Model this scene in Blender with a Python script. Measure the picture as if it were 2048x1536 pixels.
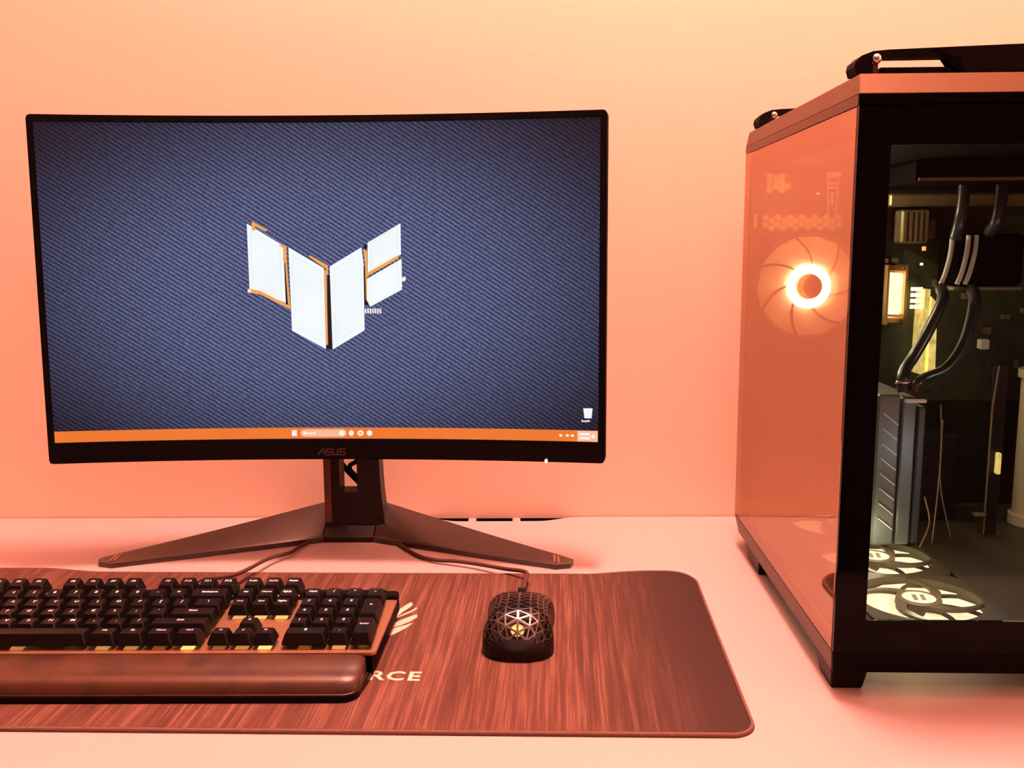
import bpy, bmesh, math, random
from mathutils import Vector, Matrix, Euler

random.seed(7)
for o in list(bpy.data.objects):
    bpy.data.objects.remove(o)
scene = bpy.context.scene
COL = scene.collection

# ------------------------------------------------------------------ camera
CAM_YAW, CAM_PITCH, CAM_ROLL, CAM_H = 0.0528, 0.1499, -0.0053, 0.3596
F_PX = 1878.43
cam_data = bpy.data.cameras.new('camera')
cam_data.sensor_fit = 'HORIZONTAL'
cam_data.sensor_width = 36.0
cam_data.lens = F_PX / 2048 * 36.0
cam_data.clip_start = 0.02
cam = bpy.data.objects.new('camera', cam_data)
COL.objects.link(cam)
cy, sy, cp, sp = math.cos(CAM_YAW), math.sin(CAM_YAW), math.cos(CAM_PITCH), math.sin(CAM_PITCH)
fwd = Vector((-sy * cp, cy * cp, -sp))
rgt = Vector((cy, sy, 0))
upv = rgt.cross(fwd)
cr, sr = math.cos(CAM_ROLL), math.sin(CAM_ROLL)
r2 = cr * rgt + sr * upv
u2 = -sr * rgt + cr * upv
m = Matrix((r2, u2, -fwd)).transposed().to_4x4()
m.translation = Vector((0, 0, CAM_H))
cam.matrix_world = m
scene.camera = cam

# ------------------------------------------------------------------ world, lamps, exposure
world = bpy.data.worlds.new('room_ambience')
scene.world = world
world.use_nodes = True
bg = world.node_tree.nodes['Background']
bg.inputs[0].default_value = (1.0, 0.42, 0.2, 1)
bg.inputs[1].default_value = 0.02

LAMP_COL = (1.0, 0.45, 0.375)


def area_light(name, loc, target, size, power, col, size_y=None):
    d = bpy.data.lights.new(name, 'AREA')
    d.shape = 'RECTANGLE' if size_y else 'DISK'
    d.size = size
    if size_y:
        d.size_y = size_y
    d.energy = power
    d.color = col
    o = bpy.data.objects.new(name, d)
    COL.objects.link(o)
    o.location = loc
    o.rotation_euler = (Vector(target) - Vector(loc)).to_track_quat('-Z', 'Y').to_euler()
    return o




def bulb(name, loc, power, col, radius):
    d = bpy.data.lights.new(name, 'POINT')
    d.energy = power
    d.color = col
    d.shadow_soft_size = radius
    o = bpy.data.objects.new(name, d)
    COL.objects.link(o)
    o.location = loc
    return o


bulb('ceiling_bulb', (0.12, 0.90, 1.88), 318.0, LAMP_COL, 0.13)
bulb('front_fill', (0.25, -0.30, 1.55), 16.0, LAMP_COL, 0.16)  # added fill light from behind the camera, evens out the wall

scene.view_settings.view_transform = 'Standard'
scene.view_settings.look = 'None'
scene.view_settings.gamma = 1
scene.view_settings.use_curve_mapping = False
scene.view_settings.exposure = 0.0


# ------------------------------------------------------------------ helpers
def tag(o, label=None, cat=None, group=None, kind=None):
    if label: o['label'] = label
    if cat: o['category'] = cat
    if group: o['group'] = group
    if kind: o['kind'] = kind
    return o


def empty(name, loc, rot=(0, 0, 0)):
    o = bpy.data.objects.new(name, None)
    o.empty_display_size = 0.02
    COL.objects.link(o)
    o.location = loc
    o.rotation_euler = rot
    return o


def obj(name, bm, mat, parent=None, smooth=False, loc=None, rot=None, angle=None):
    me = bpy.data.meshes.new(name)
    bmesh.ops.recalc_face_normals(bm, faces=bm.faces)
    if smooth:
        for f in bm.faces: f.smooth = True
        if angle:
            for e in bm.edges:
                if len(e.link_faces) == 2 and e.calc_face_angle(0) > angle:
                    e.smooth = False
    bm.to_mesh(me)
    bm.free()
    me.materials.append(mat)
    o = bpy.data.objects.new(name, me)
    COL.objects.link(o)
    if parent: o.parent = parent
    if loc: o.location = loc
    if rot: o.rotation_euler = rot
    return o


def meshobj(name, me, parent=None, loc=None, rot=None):
    o = bpy.data.objects.new(name, me)
    COL.objects.link(o)
    if parent: o.parent = parent
    if loc: o.location = loc
    if rot: o.rotation_euler = rot
    return o


def box(bm, x0, x1, y0, y1, z0, z1, bev=0.0, seg=2):
    vs = [bm.verts.new(p) for p in ((x0, y0, z0), (x1, y0, z0), (x1, y1, z0), (x0, y1, z0),
                                    (x0, y0, z1), (x1, y0, z1), (x1, y1, z1), (x0, y1, z1))]
    fs = [bm.faces.new([vs[i] for i in q]) for q in
          ((0, 3, 2, 1), (4, 5, 6, 7), (0, 1, 5, 4), (1, 2, 6, 5), (2, 3, 7, 6), (3, 0, 4, 7))]
    if bev:
        es = list({e for f in fs for e in f.edges})
        bmesh.ops.bevel(bm, geom=es, offset=bev, segments=seg, affect='EDGES', profile=0.5)
    return bm


def nbox(*a, **k):
    return box(bmesh.new(), *a, **k)


def hexa(bm, pts, bev=0.0, seg=2):
    """8 points: bottom ring of four, top ring of four"""
    vs = [bm.verts.new(p) for p in pts]
    fs = [bm.faces.new([vs[i] for i in q]) for q in
          ((0, 3, 2, 1), (4, 5, 6, 7), (0, 1, 5, 4), (1, 2, 6, 5), (2, 3, 7, 6), (3, 0, 4, 7))]
    if bev:
        es = list({e for f in fs for e in f.edges})
        bmesh.ops.bevel(bm, geom=es, offset=bev, segments=seg, affect='EDGES', profile=0.5)
    return bm


def loft(bm, rings, closed=True, caps=True):
    rv = [[bm.verts.new(p) for p in r] for r in rings]
    n = len(rv[0])
    for a, b in zip(rv[:-1], rv[1:]):
        for i in range(n if closed else n - 1):
            j = (i + 1) % n
            bm.faces.new((a[i], a[j], b[j], b[i]))
    if caps and closed:
        bm.faces.new(rv[0][::-1])
        bm.faces.new(rv[-1])
    return bm


def prism(bm, poly, to3, t0, t1):
    """extrude a 2-D polygon: to3(u, v, t) -> 3-D point"""
    a = [bm.verts.new(to3(u, v, t0)) for u, v in poly]
    b = [bm.verts.new(to3(u, v, t1)) for u, v in poly]
    n = len(poly)
    bm.faces.new(a[::-1])
    bm.faces.new(b)
    for i in range(n):
        j = (i + 1) % n
        bm.faces.new((a[i], a[j], b[j], b[i]))
    return bm


def catmull(pts, sub=8):
    P = [Vector(p) for p in pts]
    P = [P[0] * 2 - P[1]] + P + [P[-1] * 2 - P[-2]]
    out = []
    for i in range(1, len(P) - 2):
        for k in range(sub):
            t = k / sub
            a, b, c, d = P[i - 1], P[i], P[i + 1], P[i + 2]
            out.append(0.5 * ((2 * b) + (c - a) * t + (2 * a - 5 * b + 4 * c - d) * t * t + (3 * b - a - 3 * c + d) * t ** 3))
    out.append(P[-2])
    return out


def tube(bm, pts, r, n=10, sub=8, spline=True):
    path = catmull(pts, sub) if spline else [Vector(p) for p in pts]
    rings = []
    ref = Vector((0, 0, 1))
    for i, p in enumerate(path):
        t = (path[min(i + 1, len(path) - 1)] - path[max(i - 1, 0)]).normalized()
        if abs(t.dot(ref)) > 0.95:
            ref = Vector((0.3, 1, 0)).normalized()
        a = t.cross(ref).normalized()
        b = t.cross(a).normalized()
        ref = -b if b.dot(ref) < 0 else b
        rr = r(i / (len(path) - 1)) if callable(r) else r
        rings.append([p + rr * (math.cos(q * 2 * math.pi / n) * a + math.sin(q * 2 * math.pi / n) * b) for q in range(n)])
    return loft(bm, rings)


def cyl(bm, c, axis, r, h, n=20, r2=None):
    ax = Vector(axis).normalized()
    a = ax.orthogonal().normalized()
    b = ax.cross(a)
    r2 = r if r2 is None else r2
    c = Vector(c)
    rings = []
    for rr, hh in ((r, 0), (r2, h)):
        rings.append([c + ax * hh + rr * (math.cos(i * 2 * math.pi / n) * a + math.sin(i * 2 * math.pi / n) * b) for i in range(n)])
    return loft(bm, rings)


def torus(bm, c, axis, R, r, n=40, k=10):
    ax = Vector(axis).normalized()
    a = ax.orthogonal().normalized()
    b = ax.cross(a)
    c = Vector(c)
    vs = []
    for i in range(n):
        t = i * 2 * math.pi / n
        d = math.cos(t) * a + math.sin(t) * b
        vs.append([bm.verts.new(c + d * (R + r * math.cos(q * 2 * math.pi / k)) + ax * r * math.sin(q * 2 * math.pi / k)) for q in range(k)])
    for i in range(n):
        for q in range(k):
            bm.faces.new((vs[i][q], vs[(i + 1) % n][q], vs[(i + 1) % n][(q + 1) % k], vs[i][(q + 1) % k]))
    return bm


# ------------------------------------------------------------------ materials
def nodes_of(name):
    mt = bpy.data.materials.new(name)
    mt.use_nodes = True
    nt = mt.node_tree
    return mt, nt, nt.nodes['Principled BSDF'], nt.nodes['Material Output']


def pmat(name, col, rough=0.5, metal=0.0, var=0.08, scale=30.0, bump=0.0, bscale=200.0, spec=0.5, coat=0.0, stretch=None):
    mt, nt, bs, out = nodes_of(name)
    L = nt.links
    tc = nt.nodes.new('ShaderNodeTexCoord')
    mp = nt.nodes.new('ShaderNodeMapping')
    L.new(tc.outputs['Object'], mp.inputs[0])
    if stretch: mp.inputs['Scale'].default_value = stretch
    nz = nt.nodes.new('ShaderNodeTexNoise')
    nz.inputs['Scale'].default_value = scale
    nz.inputs['Detail'].default_value = 4
    L.new(mp.outputs[0], nz.inputs['Vector'])
    mx = nt.nodes.new('ShaderNodeMix')
    mx.data_type = 'RGBA'
    mx.inputs[6].default_value = tuple(c * (1 - var) for c in col) + (1,)
    mx.inputs[7].default_value = tuple(min(1, c * (1 + var)) for c in col) + (1,)
    L.new(nz.outputs['Fac'], mx.inputs[0])
    L.new(mx.outputs[2], bs.inputs['Base Color'])
    bs.inputs['Roughness'].default_value = rough
    bs.inputs['Metallic'].default_value = metal
    bs.inputs['Specular IOR Level'].default_value = spec
    bs.inputs['Coat Weight'].default_value = coat
    if bump:
        n2 = nt.nodes.new('ShaderNodeTexNoise')
        n2.inputs['Scale'].default_value = bscale
        n2.inputs['Detail'].default_value = 3
        L.new(mp.outputs[0], n2.inputs['Vector'])
        bp = nt.nodes.new('ShaderNodeBump')
        bp.inputs['Strength'].default_value = bump
        bp.inputs['Distance'].default_value = 0.001
        L.new(n2.outputs['Fac'], bp.inputs['Height'])
        L.new(bp.outputs[0], bs.inputs['Normal'])
    return mt


def emat(name, col, strength, base=None, var=0.1, scale=60.0, rnd=False):
    mt, nt, bs, out = nodes_of(name)
    nz = nt.nodes.new('ShaderNodeTexNoise')
    nz.inputs['Scale'].default_value = scale
    tc = nt.nodes.new('ShaderNodeTexCoord')
    nt.links.new(tc.outputs['Object'], nz.inputs['Vector'])
    mr = nt.nodes.new('ShaderNodeMapRange')
    mr.inputs['To Min'].default_value = strength * (1 - var)
    mr.inputs['To Max'].default_value = strength * (1 + var)
    nt.links.new(nz.outputs['Fac'], mr.inputs['Value'])
    bs.inputs['Base Color'].default_value = tuple(base or col) + (1,)
    bs.inputs['Emission Color'].default_value = tuple(col) + (1,)
    if rnd:
        oi = nt.nodes.new('ShaderNodeObjectInfo')
        pw = nt.nodes.new('ShaderNodeMath'); pw.operation = 'POWER'; pw.inputs[1].default_value = 1.3
        nt.links.new(oi.outputs['Random'], pw.inputs[0])
        ml = nt.nodes.new('ShaderNodeMath'); ml.operation = 'MULTIPLY'
        nt.links.new(pw.outputs[0], ml.inputs[0]); nt.links.new(mr.outputs[0], ml.inputs[1])
        nt.links.new(ml.outputs[0], bs.inputs['Emission Strength'])
    else:
        nt.links.new(mr.outputs[0], bs.inputs['Emission Strength'])
    bs.inputs['Roughness'].default_value = 0.5
    return mt


M = {}
M['wall'] = pmat('wall_paint', (0.90, 0.645, 0.495), 0.8, var=0.025, scale=6, bump=0.12, bscale=90, stretch=(1, 1, 2.5))
M['ceiling'] = pmat('ceiling_paint', (0.90, 0.66, 0.52), 0.9, var=0.03, scale=5)
M['low_bounce'] = pmat('low_bounce_wall', (0.10, 0.07, 0.06), 0.95, var=0.2, scale=8, spec=0.1)  # unseen walls made dark to cut bounce and reflections
M['floor'] = pmat('floor_tile', (0.20, 0.16, 0.14), 0.5, var=0.1, scale=4)
M['desk'] = pmat('desk_laminate', (0.345, 0.282, 0.276), 0.42, var=0.015, scale=9, bump=0.02, bscale=60)
M['black'] = pmat('black_plastic', (0.0025, 0.0025, 0.0026), 0.38, var=0.15, scale=80, bump=0.05, bscale=900, spec=0.12)
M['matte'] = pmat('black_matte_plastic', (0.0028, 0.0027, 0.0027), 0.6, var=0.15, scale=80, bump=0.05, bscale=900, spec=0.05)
M['gloss'] = pmat('black_gloss', (0.0015, 0.0016, 0.0016), 0.08, var=0.1, scale=40, spec=0.07)
M['strap'] = pmat('woven_strap', (0.004, 0.004, 0.004), 0.85, var=0.3, scale=400, bump=0.4, bscale=700, spec=0.1)
M['stand'] = pmat('stand_metal', (0.030, 0.016, 0.010), 0.24, metal=0.0, var=0.1, scale=120, bump=0.03, bscale=1500, spec=0.9)
M['stand_shade'] = pmat('shaded_stand_colour', (0.010, 0.007, 0.006), 0.45, var=0.15, scale=90, bump=0.05, bscale=1200, spec=0.3)  # darker copy of the stand colour, shade on column and hub put in
M['casemetal'] = pmat('case_metal', (0.090, 0.050, 0.024), 0.44, metal=0.7, var=0.05, scale=60, bump=0.04, bscale=1500)
M['darkmetal'] = pmat('dark_interior_metal', (0.012, 0.013, 0.012), 0.5, metal=0.3, var=0.2, scale=50)
M['void'] = pmat('black_interior', (0.0012, 0.0012, 0.0012), 0.8, var=0.2, scale=40, spec=0.02)
M['steel'] = pmat('polished_steel', (0.9, 0.88, 0.86), 0.15, metal=1.0, var=0.05, scale=60)
M['grey'] = pmat('grey_blue_shroud', (0.17, 0.19, 0.20), 0.42, metal=0.3, var=0.15, scale=60)
M['greydark'] = pmat('dark_grey_shroud', (0.07, 0.08, 0.085), 0.45, metal=0.3, var=0.15, scale=60)
M['pcb'] = pmat('circuit_board', (0.045, 0.060, 0.035), 0.5, var=0.6, scale=90)
M['tan'] = pmat('tan_heatsink', (0.30, 0.23, 0.13), 0.45, metal=0.4, var=0.15, scale=80)
M['hose'] = pmat('rubber_hose', (0.03, 0.033, 0.035), 0.28, var=0.2, scale=60, spec=0.7)
M['plate'] = pmat('keyboard_plate', (0.46, 0.27, 0.155), 0.36, metal=0.85, var=0.08, scale=40, stretch=(1, 20, 20))
M['keycap'] = pmat('keycap_plastic', (0.0022, 0.0019, 0.002), 0.42, var=0.2, scale=150, bump=0.08, bscale=1500, spec=0.16)
M['mouse'] = pmat('mouse_shell', (0.003, 0.003, 0.003), 0.36, var=0.15, scale=120, bump=0.04, bscale=1500, spec=0.25)
M['lattice'] = pmat('mouse_lattice', (0.012, 0.009, 0.008), 0.28, var=0.15, scale=120, spec=0.7)
M['cord'] = pmat('cord_sleeve', (0.045, 0.012, 0.008), 0.7, var=0.3, scale=900, bump=0.3, bscale=1500)
M['print'] = pmat('pale_print', (0.55, 0.40, 0.31), 0.7, var=0.06, scale=300)
M['label'] = pmat('pale_sticker', (0.75, 0.74, 0.70), 0.5, var=0.04, scale=80)
M['pale'] = pmat('pale_enamel', (0.80, 0.66, 0.55), 0.5, var=0.05, scale=80)
M['logo'] = pmat('dim_logo_print', (0.07, 0.04, 0.035), 0.4, var=0.05, scale=200)
M['legend'] = emat('backlit_legend', (1.0, 0.60, 0.50), 1.2, base=(0.35, 0.25, 0.25), var=0.3, scale=45, rnd=True)
M['switch'] = emat('backlit_switch', (1.0, 0.55, 0.16), 1.6, base=(0.3, 0.2, 0.1), var=0.3, scale=40, rnd=True)
M['led_white'] = emat('white_led', (0.85, 0.95, 1.0), 4.0)
M['led_warm'] = emat('warm_led', (1.0, 0.66, 0.34), 5.0)
M['led_red'] = emat('red_led', (1.0, 0.22, 0.08), 3.0)
M['ram'] = emat('ram_light_bar', (1.0, 0.72, 0.36), 2.6)
M['ramframe'] = pmat('ram_gold_frame', (0.55, 0.36, 0.14), 0.35, metal=0.8, var=0.1, scale=90)
M['strip'] = emat('yellow_light_strip', (1.0, 0.74, 0.22), 0.75, var=0.9, scale=160)
M['ring'] = emat('fan_light_ring', (1.0, 0.86, 0.66), 34.0, var=0.05)
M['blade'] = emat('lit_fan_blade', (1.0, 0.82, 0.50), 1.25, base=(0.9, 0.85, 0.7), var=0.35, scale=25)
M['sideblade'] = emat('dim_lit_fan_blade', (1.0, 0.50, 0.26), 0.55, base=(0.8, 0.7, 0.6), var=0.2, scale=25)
M['fanframe'] = pmat('fan_frame', (0.12, 0.105, 0.06), 0.5, var=0.2, scale=60)
M['hub'] = pmat('fan_hub', (0.16, 0.13, 0.09), 0.45, var=0.2, scale=60)

# screen content
def semat(name, col, s=1.0):
    mt, nt, bs, out = nodes_of(name)
    bs.inputs['Base Color'].default_value = (0, 0, 0, 1)
    bs.inputs['Emission Color'].default_value = tuple(col) + (1,)
    bs.inputs['Emission Strength'].default_value = s
    bs.inputs['Roughness'].default_value = 0.4
    nz = nt.nodes.new('ShaderNodeTexNoise')
    nz.inputs['Scale'].default_value = 25
    tc = nt.nodes.new('ShaderNodeTexCoord')
    nt.links.new(tc.outputs['Object'], nz.inputs['Vector'])
    mr = nt.nodes.new('ShaderNodeMapRange')
    mr.inputs['To Min'].default_value = s * 0.92
    mr.inputs['To Max'].default_value = s * 1.08
    nt.links.new(nz.outputs['Fac'], mr.inputs['Value'])
    nt.links.new(mr.outputs[0], bs.inputs['Emission Strength'])
    return mt


M['scr_white'] = semat('screen_white', (0.90, 0.97, 1.0), 0.98)
M['scr_pale'] = semat('screen_pale_line', (0.93, 0.86, 0.74), 0.95)
M['scr_gold'] = semat('screen_gold', (1.0, 0.42, 0.09), 0.9)
M['scr_dark'] = semat('screen_dark', (0.006, 0.007, 0.016), 1.0)
M['scr_bar'] = semat('screen_taskbar', (0.90, 0.20, 0.030), 0.95)
M['scr_pink'] = semat('screen_taskbar_pale', (1.0, 0.55, 0.36), 0.9)
M['scr_icon'] = semat('screen_icon', (1.0, 0.86, 0.76), 1.0)


def wallpaper_mat():
    mt, nt, bs, out = nodes_of('screen_wallpaper')
    N, L = nt.nodes, nt.links
    tc = N.new('ShaderNodeTexCoord')

    def wave(rot, scale, dist):
        mp = N.new('ShaderNodeMapping')
        mp.inputs['Rotation'].default_value = (0, rot, 0)
        L.new(tc.outputs['Object'], mp.inputs[0])
        w = N.new('ShaderNodeTexWave')
        w.wave_type = 'BANDS'
        w.bands_direction = 'Z'
        w.inputs['Scale'].default_value = scale
        w.inputs['Distortion'].default_value = dist
        w.inputs['Detail'].default_value = 2
        w.inputs['Detail Scale'].default_value = 4
        L.new(mp.outputs[0], w.inputs['Vector'])
        return w

    w1 = wave(math.radians(-33), 76, 0.6)
    w2 = wave(math.radians(57), 95, 1.0)
    nz = N.new('ShaderNodeTexNoise')
    nz.inputs['Scale'].default_value = 420
    nz.inputs['Detail'].default_value = 3
    L.new(tc.outputs['Object'], nz.inputs['Vector'])
    mul = N.new('ShaderNodeMath'); mul.operation = 'MULTIPLY'
    L.new(w1.outputs['Fac'], mul.inputs[0]); mul.inputs[1].default_value = 0.46
    ad = N.new('ShaderNodeMath'); ad.operation = 'MULTIPLY_ADD'
    L.new(w2.outputs['Fac'], ad.inputs[0]); ad.inputs[1].default_value = 0.12
    L.new(mul.outputs[0], ad.inputs[2])
    ad2 = N.new('ShaderNodeMath'); ad2.operation = 'MULTIPLY_ADD'
    L.new(nz.outputs['Fac'], ad2.inputs[0]); ad2.inputs[1].default_value = 0.52
    L.new(ad.outputs[0], ad2.inputs[2])
    ramp = N.new('ShaderNodeValToRGB')
    e = ramp.color_ramp.elements
    e[0].position = 0.16; e[0].color = (0.013, 0.017, 0.042, 1)
    e[1].position = 0.88; e[1].color = (0.165, 0.200, 0.36, 1)
    k = ramp.color_ramp.elements.new(0.52); k.color = (0.052, 0.069, 0.160, 1)
    L.new(ad2.outputs[0], ramp.inputs[0])
    # darker towards the rim: radial falloff in picture coordinates of the desktop image
    sx = N.new('ShaderNodeMapping')
    sx.inputs['Scale'].default_value = (1 / 0.335, 0, 1 / 0.20)
    L.new(tc.outputs['Object'], sx.inputs[0])
    ln = N.new('ShaderNodeVectorMath'); ln.operation = 'LENGTH'
    L.new(sx.outputs[0], ln.inputs[0])
    mr = N.new('ShaderNodeMapRange')
    mr.interpolation_type = 'SMOOTHSTEP'
    mr.inputs['From Min'].default_value = 0.35
    mr.inputs['From Max'].default_value = 1.28
    mr.inputs['To Min'].default_value = 1.12
    mr.inputs['To Max'].default_value = 0.10
    L.new(ln.outputs['Value'], mr.inputs['Value'])
    bs.inputs['Base Color'].default_value = (0.004, 0.004, 0.006, 1)
    bs.inputs['Roughness'].default_value = 0.45
    bs.inputs['Specular IOR Level'].default_value = 0.2
    L.new(ramp.outputs[0], bs.inputs['Emission Color'])
    L.new(mr.outputs[0], bs.inputs['Emission Strength'])
    return mt


M['screen'] = wallpaper_mat()


def mat_weave():
    """brushed streaks running from the user towards the wall"""
    mt, nt, bs, out = nodes_of('mat_streaks')
    N, L = nt.nodes, nt.links
    tc = N.new('ShaderNodeTexCoord')

    def streak(sx, sy, scale, detail):
        mp = N.new('ShaderNodeMapping')
        mp.inputs['Scale'].default_value = (sx, sy, 1)
        L.new(tc.outputs['Object'], mp.inputs[0])
        n = N.new('ShaderNodeTexNoise')
        n.inputs['Scale'].default_value = scale
        n.inputs['Detail'].default_value = detail
        n.inputs['Roughness'].default_value = 0.65
        L.new(mp.outputs[0], n.inputs['Vector'])
        return n

    a = streak(1.0, 0.028, 200, 6)
    b = streak(1.0, 0.016, 620, 3)
    s = N.new('ShaderNodeMath'); s.operation = 'MULTIPLY_ADD'
    L.new(b.outputs['Fac'], s.inputs[0]); s.inputs[1].default_value = 0.45
    sc = N.new('ShaderNodeMath'); sc.operation = 'MULTIPLY'; sc.inputs[1].default_value = 0.65
    L.new(a.outputs['Fac'], sc.inputs[0])
    L.new(sc.outputs[0], s.inputs[2])
    ramp = N.new('ShaderNodeValToRGB')
    e = ramp.color_ramp.elements
    e[0].position = 0.34; e[0].color = (0.030, 0.010, 0.006, 1)
    e[1].position = 0.74; e[1].color = (0.155, 0.080, 0.054, 1)
    k = e.new(0.54); k.color = (0.066, 0.025, 0.016, 1)
    L.new(s.outputs[0], ramp.inputs[0])
    # vignette shade painted into the colour, darker towards the short end of the mat
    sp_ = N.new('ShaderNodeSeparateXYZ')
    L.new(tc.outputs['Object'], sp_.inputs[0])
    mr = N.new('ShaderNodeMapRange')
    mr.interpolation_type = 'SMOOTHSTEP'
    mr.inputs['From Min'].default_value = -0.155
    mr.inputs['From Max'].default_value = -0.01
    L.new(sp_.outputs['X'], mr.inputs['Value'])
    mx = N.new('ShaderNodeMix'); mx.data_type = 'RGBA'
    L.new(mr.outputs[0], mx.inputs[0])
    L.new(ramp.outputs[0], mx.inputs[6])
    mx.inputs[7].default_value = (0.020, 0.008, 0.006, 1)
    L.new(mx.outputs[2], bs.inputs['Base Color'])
    bs.inputs['Roughness'].default_value = 0.75
    bs.inputs['Specular IOR Level'].default_value = 0.25
    nz = N.new('ShaderNodeTexNoise'); nz.inputs['Scale'].default_value = 1800
    L.new(tc.outputs['Object'], nz.inputs['Vector'])
    bp = N.new('ShaderNodeBump'); bp.inputs['Strength'].default_value = 0.25; bp.inputs['Distance'].default_value = 0.0006
    L.new(nz.outputs['Fac'], bp.inputs['Height'])
    L.new(bp.outputs[0], bs.inputs['Normal'])
    return mt


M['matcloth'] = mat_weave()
M['matedge'] = pmat('mat_edge', (0.10, 0.045, 0.031), 0.8, var=0.3, scale=900, bump=0.4, bscale=1200)


def leather():
    mt, nt, bs, out = nodes_of('worn_leather')
    N, L = nt.nodes, nt.links
    tc = N.new('ShaderNodeTexCoord')
    n = N.new('ShaderNodeTexNoise'); n.inputs['Scale'].default_value = 35; n.inputs['Detail'].default_value = 8
    L.new(tc.outputs['Object'], n.inputs['Vector'])
    ramp = N.new('ShaderNodeValToRGB')
    e = ramp.color_ramp.elements
    e[0].position = 0.30; e[0].color = (0.014, 0.006, 0.003, 1)
    e[1].position = 0.55; e[1].color = (0.040, 0.015, 0.006, 1)
    L.new(n.outputs['Fac'], ramp.inputs[0])
    L.new(ramp.outputs[0], bs.inputs['Base Color'])
    bs.inputs['Roughness'].default_value = 0.38
    bs.inputs['Specular IOR Level'].default_value = 0.5
    n2 = N.new('ShaderNodeTexNoise'); n2.inputs['Scale'].default_value = 1500; n2.inputs['Detail'].default_value = 2
    L.new(tc.outputs['Object'], n2.inputs['Vector'])
    bp = N.new('ShaderNodeBump'); bp.inputs['Strength'].default_value = 0.25; bp.inputs['Distance'].default_value = 0.0005
    L.new(n2.outputs['Fac'], bp.inputs['Height'])
    L.new(bp.outputs[0], bs.inputs['Normal'])
    return mt


M['leather'] = leather()


def bronze_glass():
    mt, nt, bs, out = nodes_of('bronze_mirror_glass')
    N, L = nt.nodes, nt.links
    N.remove(bs)
    gl = N.new('ShaderNodeBsdfGlossy')
    gl.inputs['Roughness'].default_value = 0.015
    nz = N.new('ShaderNodeTexNoise'); nz.inputs['Scale'].default_value = 7
    tc = N.new('ShaderNodeTexCoord')
    L.new(tc.outputs['Object'], nz.inputs['Vector'])
    mx = N.new('ShaderNodeMix'); mx.data_type = 'RGBA'
    mx.inputs[6].default_value = (0.56, 0.45, 0.36, 1)
    mx.inputs[7].default_value = (0.61, 0.48, 0.39, 1)
    L.new(nz.outputs['Fac'], mx.inputs[0])
    L.new(mx.outputs[2], gl.inputs['Color'])
    tr = N.new('ShaderNodeBsdfTransparent')
    tr.inputs['Color'].default_value = (0.9, 0.72, 0.56, 1)
    ms = N.new('ShaderNodeMixShader')
    ms.inputs[0].default_value = 0.36
    L.new(gl.outputs[0], ms.inputs[1])
    L.new(tr.outputs[0], ms.inputs[2])
    L.new(ms.outputs[0], out.inputs['Surface'])
    return mt


def clear_glass():
    mt, nt, bs, out = nodes_of('tinted_side_glass')
    N, L = nt.nodes, nt.links
    N.remove(bs)
    gl = N.new('ShaderNodeBsdfGlossy')
    gl.inputs['Roughness'].default_value = 0.02
    tr = N.new('ShaderNodeBsdfTransparent')
    tr.inputs['Color'].default_value = (0.86, 0.88, 0.86, 1)
    fr = N.new('ShaderNodeFresnel'); fr.inputs['IOR'].default_value = 1.18
    ms = N.new('ShaderNodeMixShader')
    L.new(fr.outputs[0], ms.inputs[0])
    L.new(tr.outputs[0], ms.inputs[1])
    L.new(gl.outputs[0], ms.inputs[2])
    L.new(ms.outputs[0], out.inputs['Surface'])
    return mt


M['bronze'] = bronze_glass()
M['glass'] = clear_glass()

# ------------------------------------------------------------------ the room (turned with the wall)
WALL_Y, WALL_YAW = 1.2053, 0.0439
RX0, RX1, RY0, RZ0, RZ1 = -1.7, 1.9, -2.6, -0.74, 2.20


def room(name, bm, mat):
    o = obj(name, bm, mat, loc=(0, WALL_Y, 0), rot=(0, 0, WALL_YAW))
    o['kind'] = 'structure'
    return o


room('wall_back', nbox(RX0, RX1, 0.0, 0.10, RZ0, RZ1), M['wall'])
room('wall_left', nbox(RX0 - 0.1, RX0, RY0, 0.10, RZ0, RZ1), M['low_bounce'])
room('wall_right', nbox(RX1, RX1 + 0.1, RY0, 0.10, RZ0, RZ1), M['wall'])
room('wall_front', nbox(RX0 - 0.1, RX1 + 0.1, RY0 - 0.1, RY0, RZ0, RZ1), M['low_bounce'])
room('floor', nbox(RX0 - 0.1, RX1 + 0.1, RY0 - 0.1, 0.10, RZ0 - 0.1, RZ0), M['floor'])
room('ceiling', nbox(RX0 - 0.1, RX1 + 0.1, RY0 - 0.1, 0.10, RZ1, RZ1 + 0.1), M['ceiling'])

# ------------------------------------------------------------------ desk
desk = empty('desk', (0, WALL_Y - 0.002, 0), (0, 0, WALL_YAW))
tag(desk, 'white laminate desk against the peach wall, carrying monitor, mat and computer', 'desk')
NX0, NX1, ND = -0.185, 0.012, 0.0185      # cable notch in the rear edge
poly = [(-1.05, -0.78), (1.00, -0.78), (1.00, 0.0), (NX1 + 0.012, 0.0)]
for k in range(1, 9):
    t = k / 9
    poly.append((NX1 + 0.012 - t * 0.055, -ND * (t * t * (3 - 2 * t))))
poly += [(-0.05, -ND), (-0.125, -ND)]
for k in range(1, 9):
    t = k / 9
    poly.append((-0.133 - t * 0.055, -ND * (1 - t * t * (3 - 2 * t))))
poly += [(NX0 - 0.012, 0.0), (-1.05, 0.0)]
bm = prism(bmesh.new(), poly, lambda u, v, t: (u, v, t), -0.025, 0.0)
bmesh.ops.triangulate(bm, faces=[f for f in bm.faces if len(f.verts) > 4])
obj('desk_top', bm, M['desk'], desk)
for x0, x1 in ((-1.03, -1.005), (0.955, 0.98)):
    obj('side_panel', nbox(x0, x1, -0.74, -0.03, RZ0, -0.0252, 0.002), M['desk'], desk)
obj('back_rail', nbox(-1.0045, 0.9545, -0.10, -0.08, -0.35, -0.0252, 0.002), M['desk'], desk)
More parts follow.
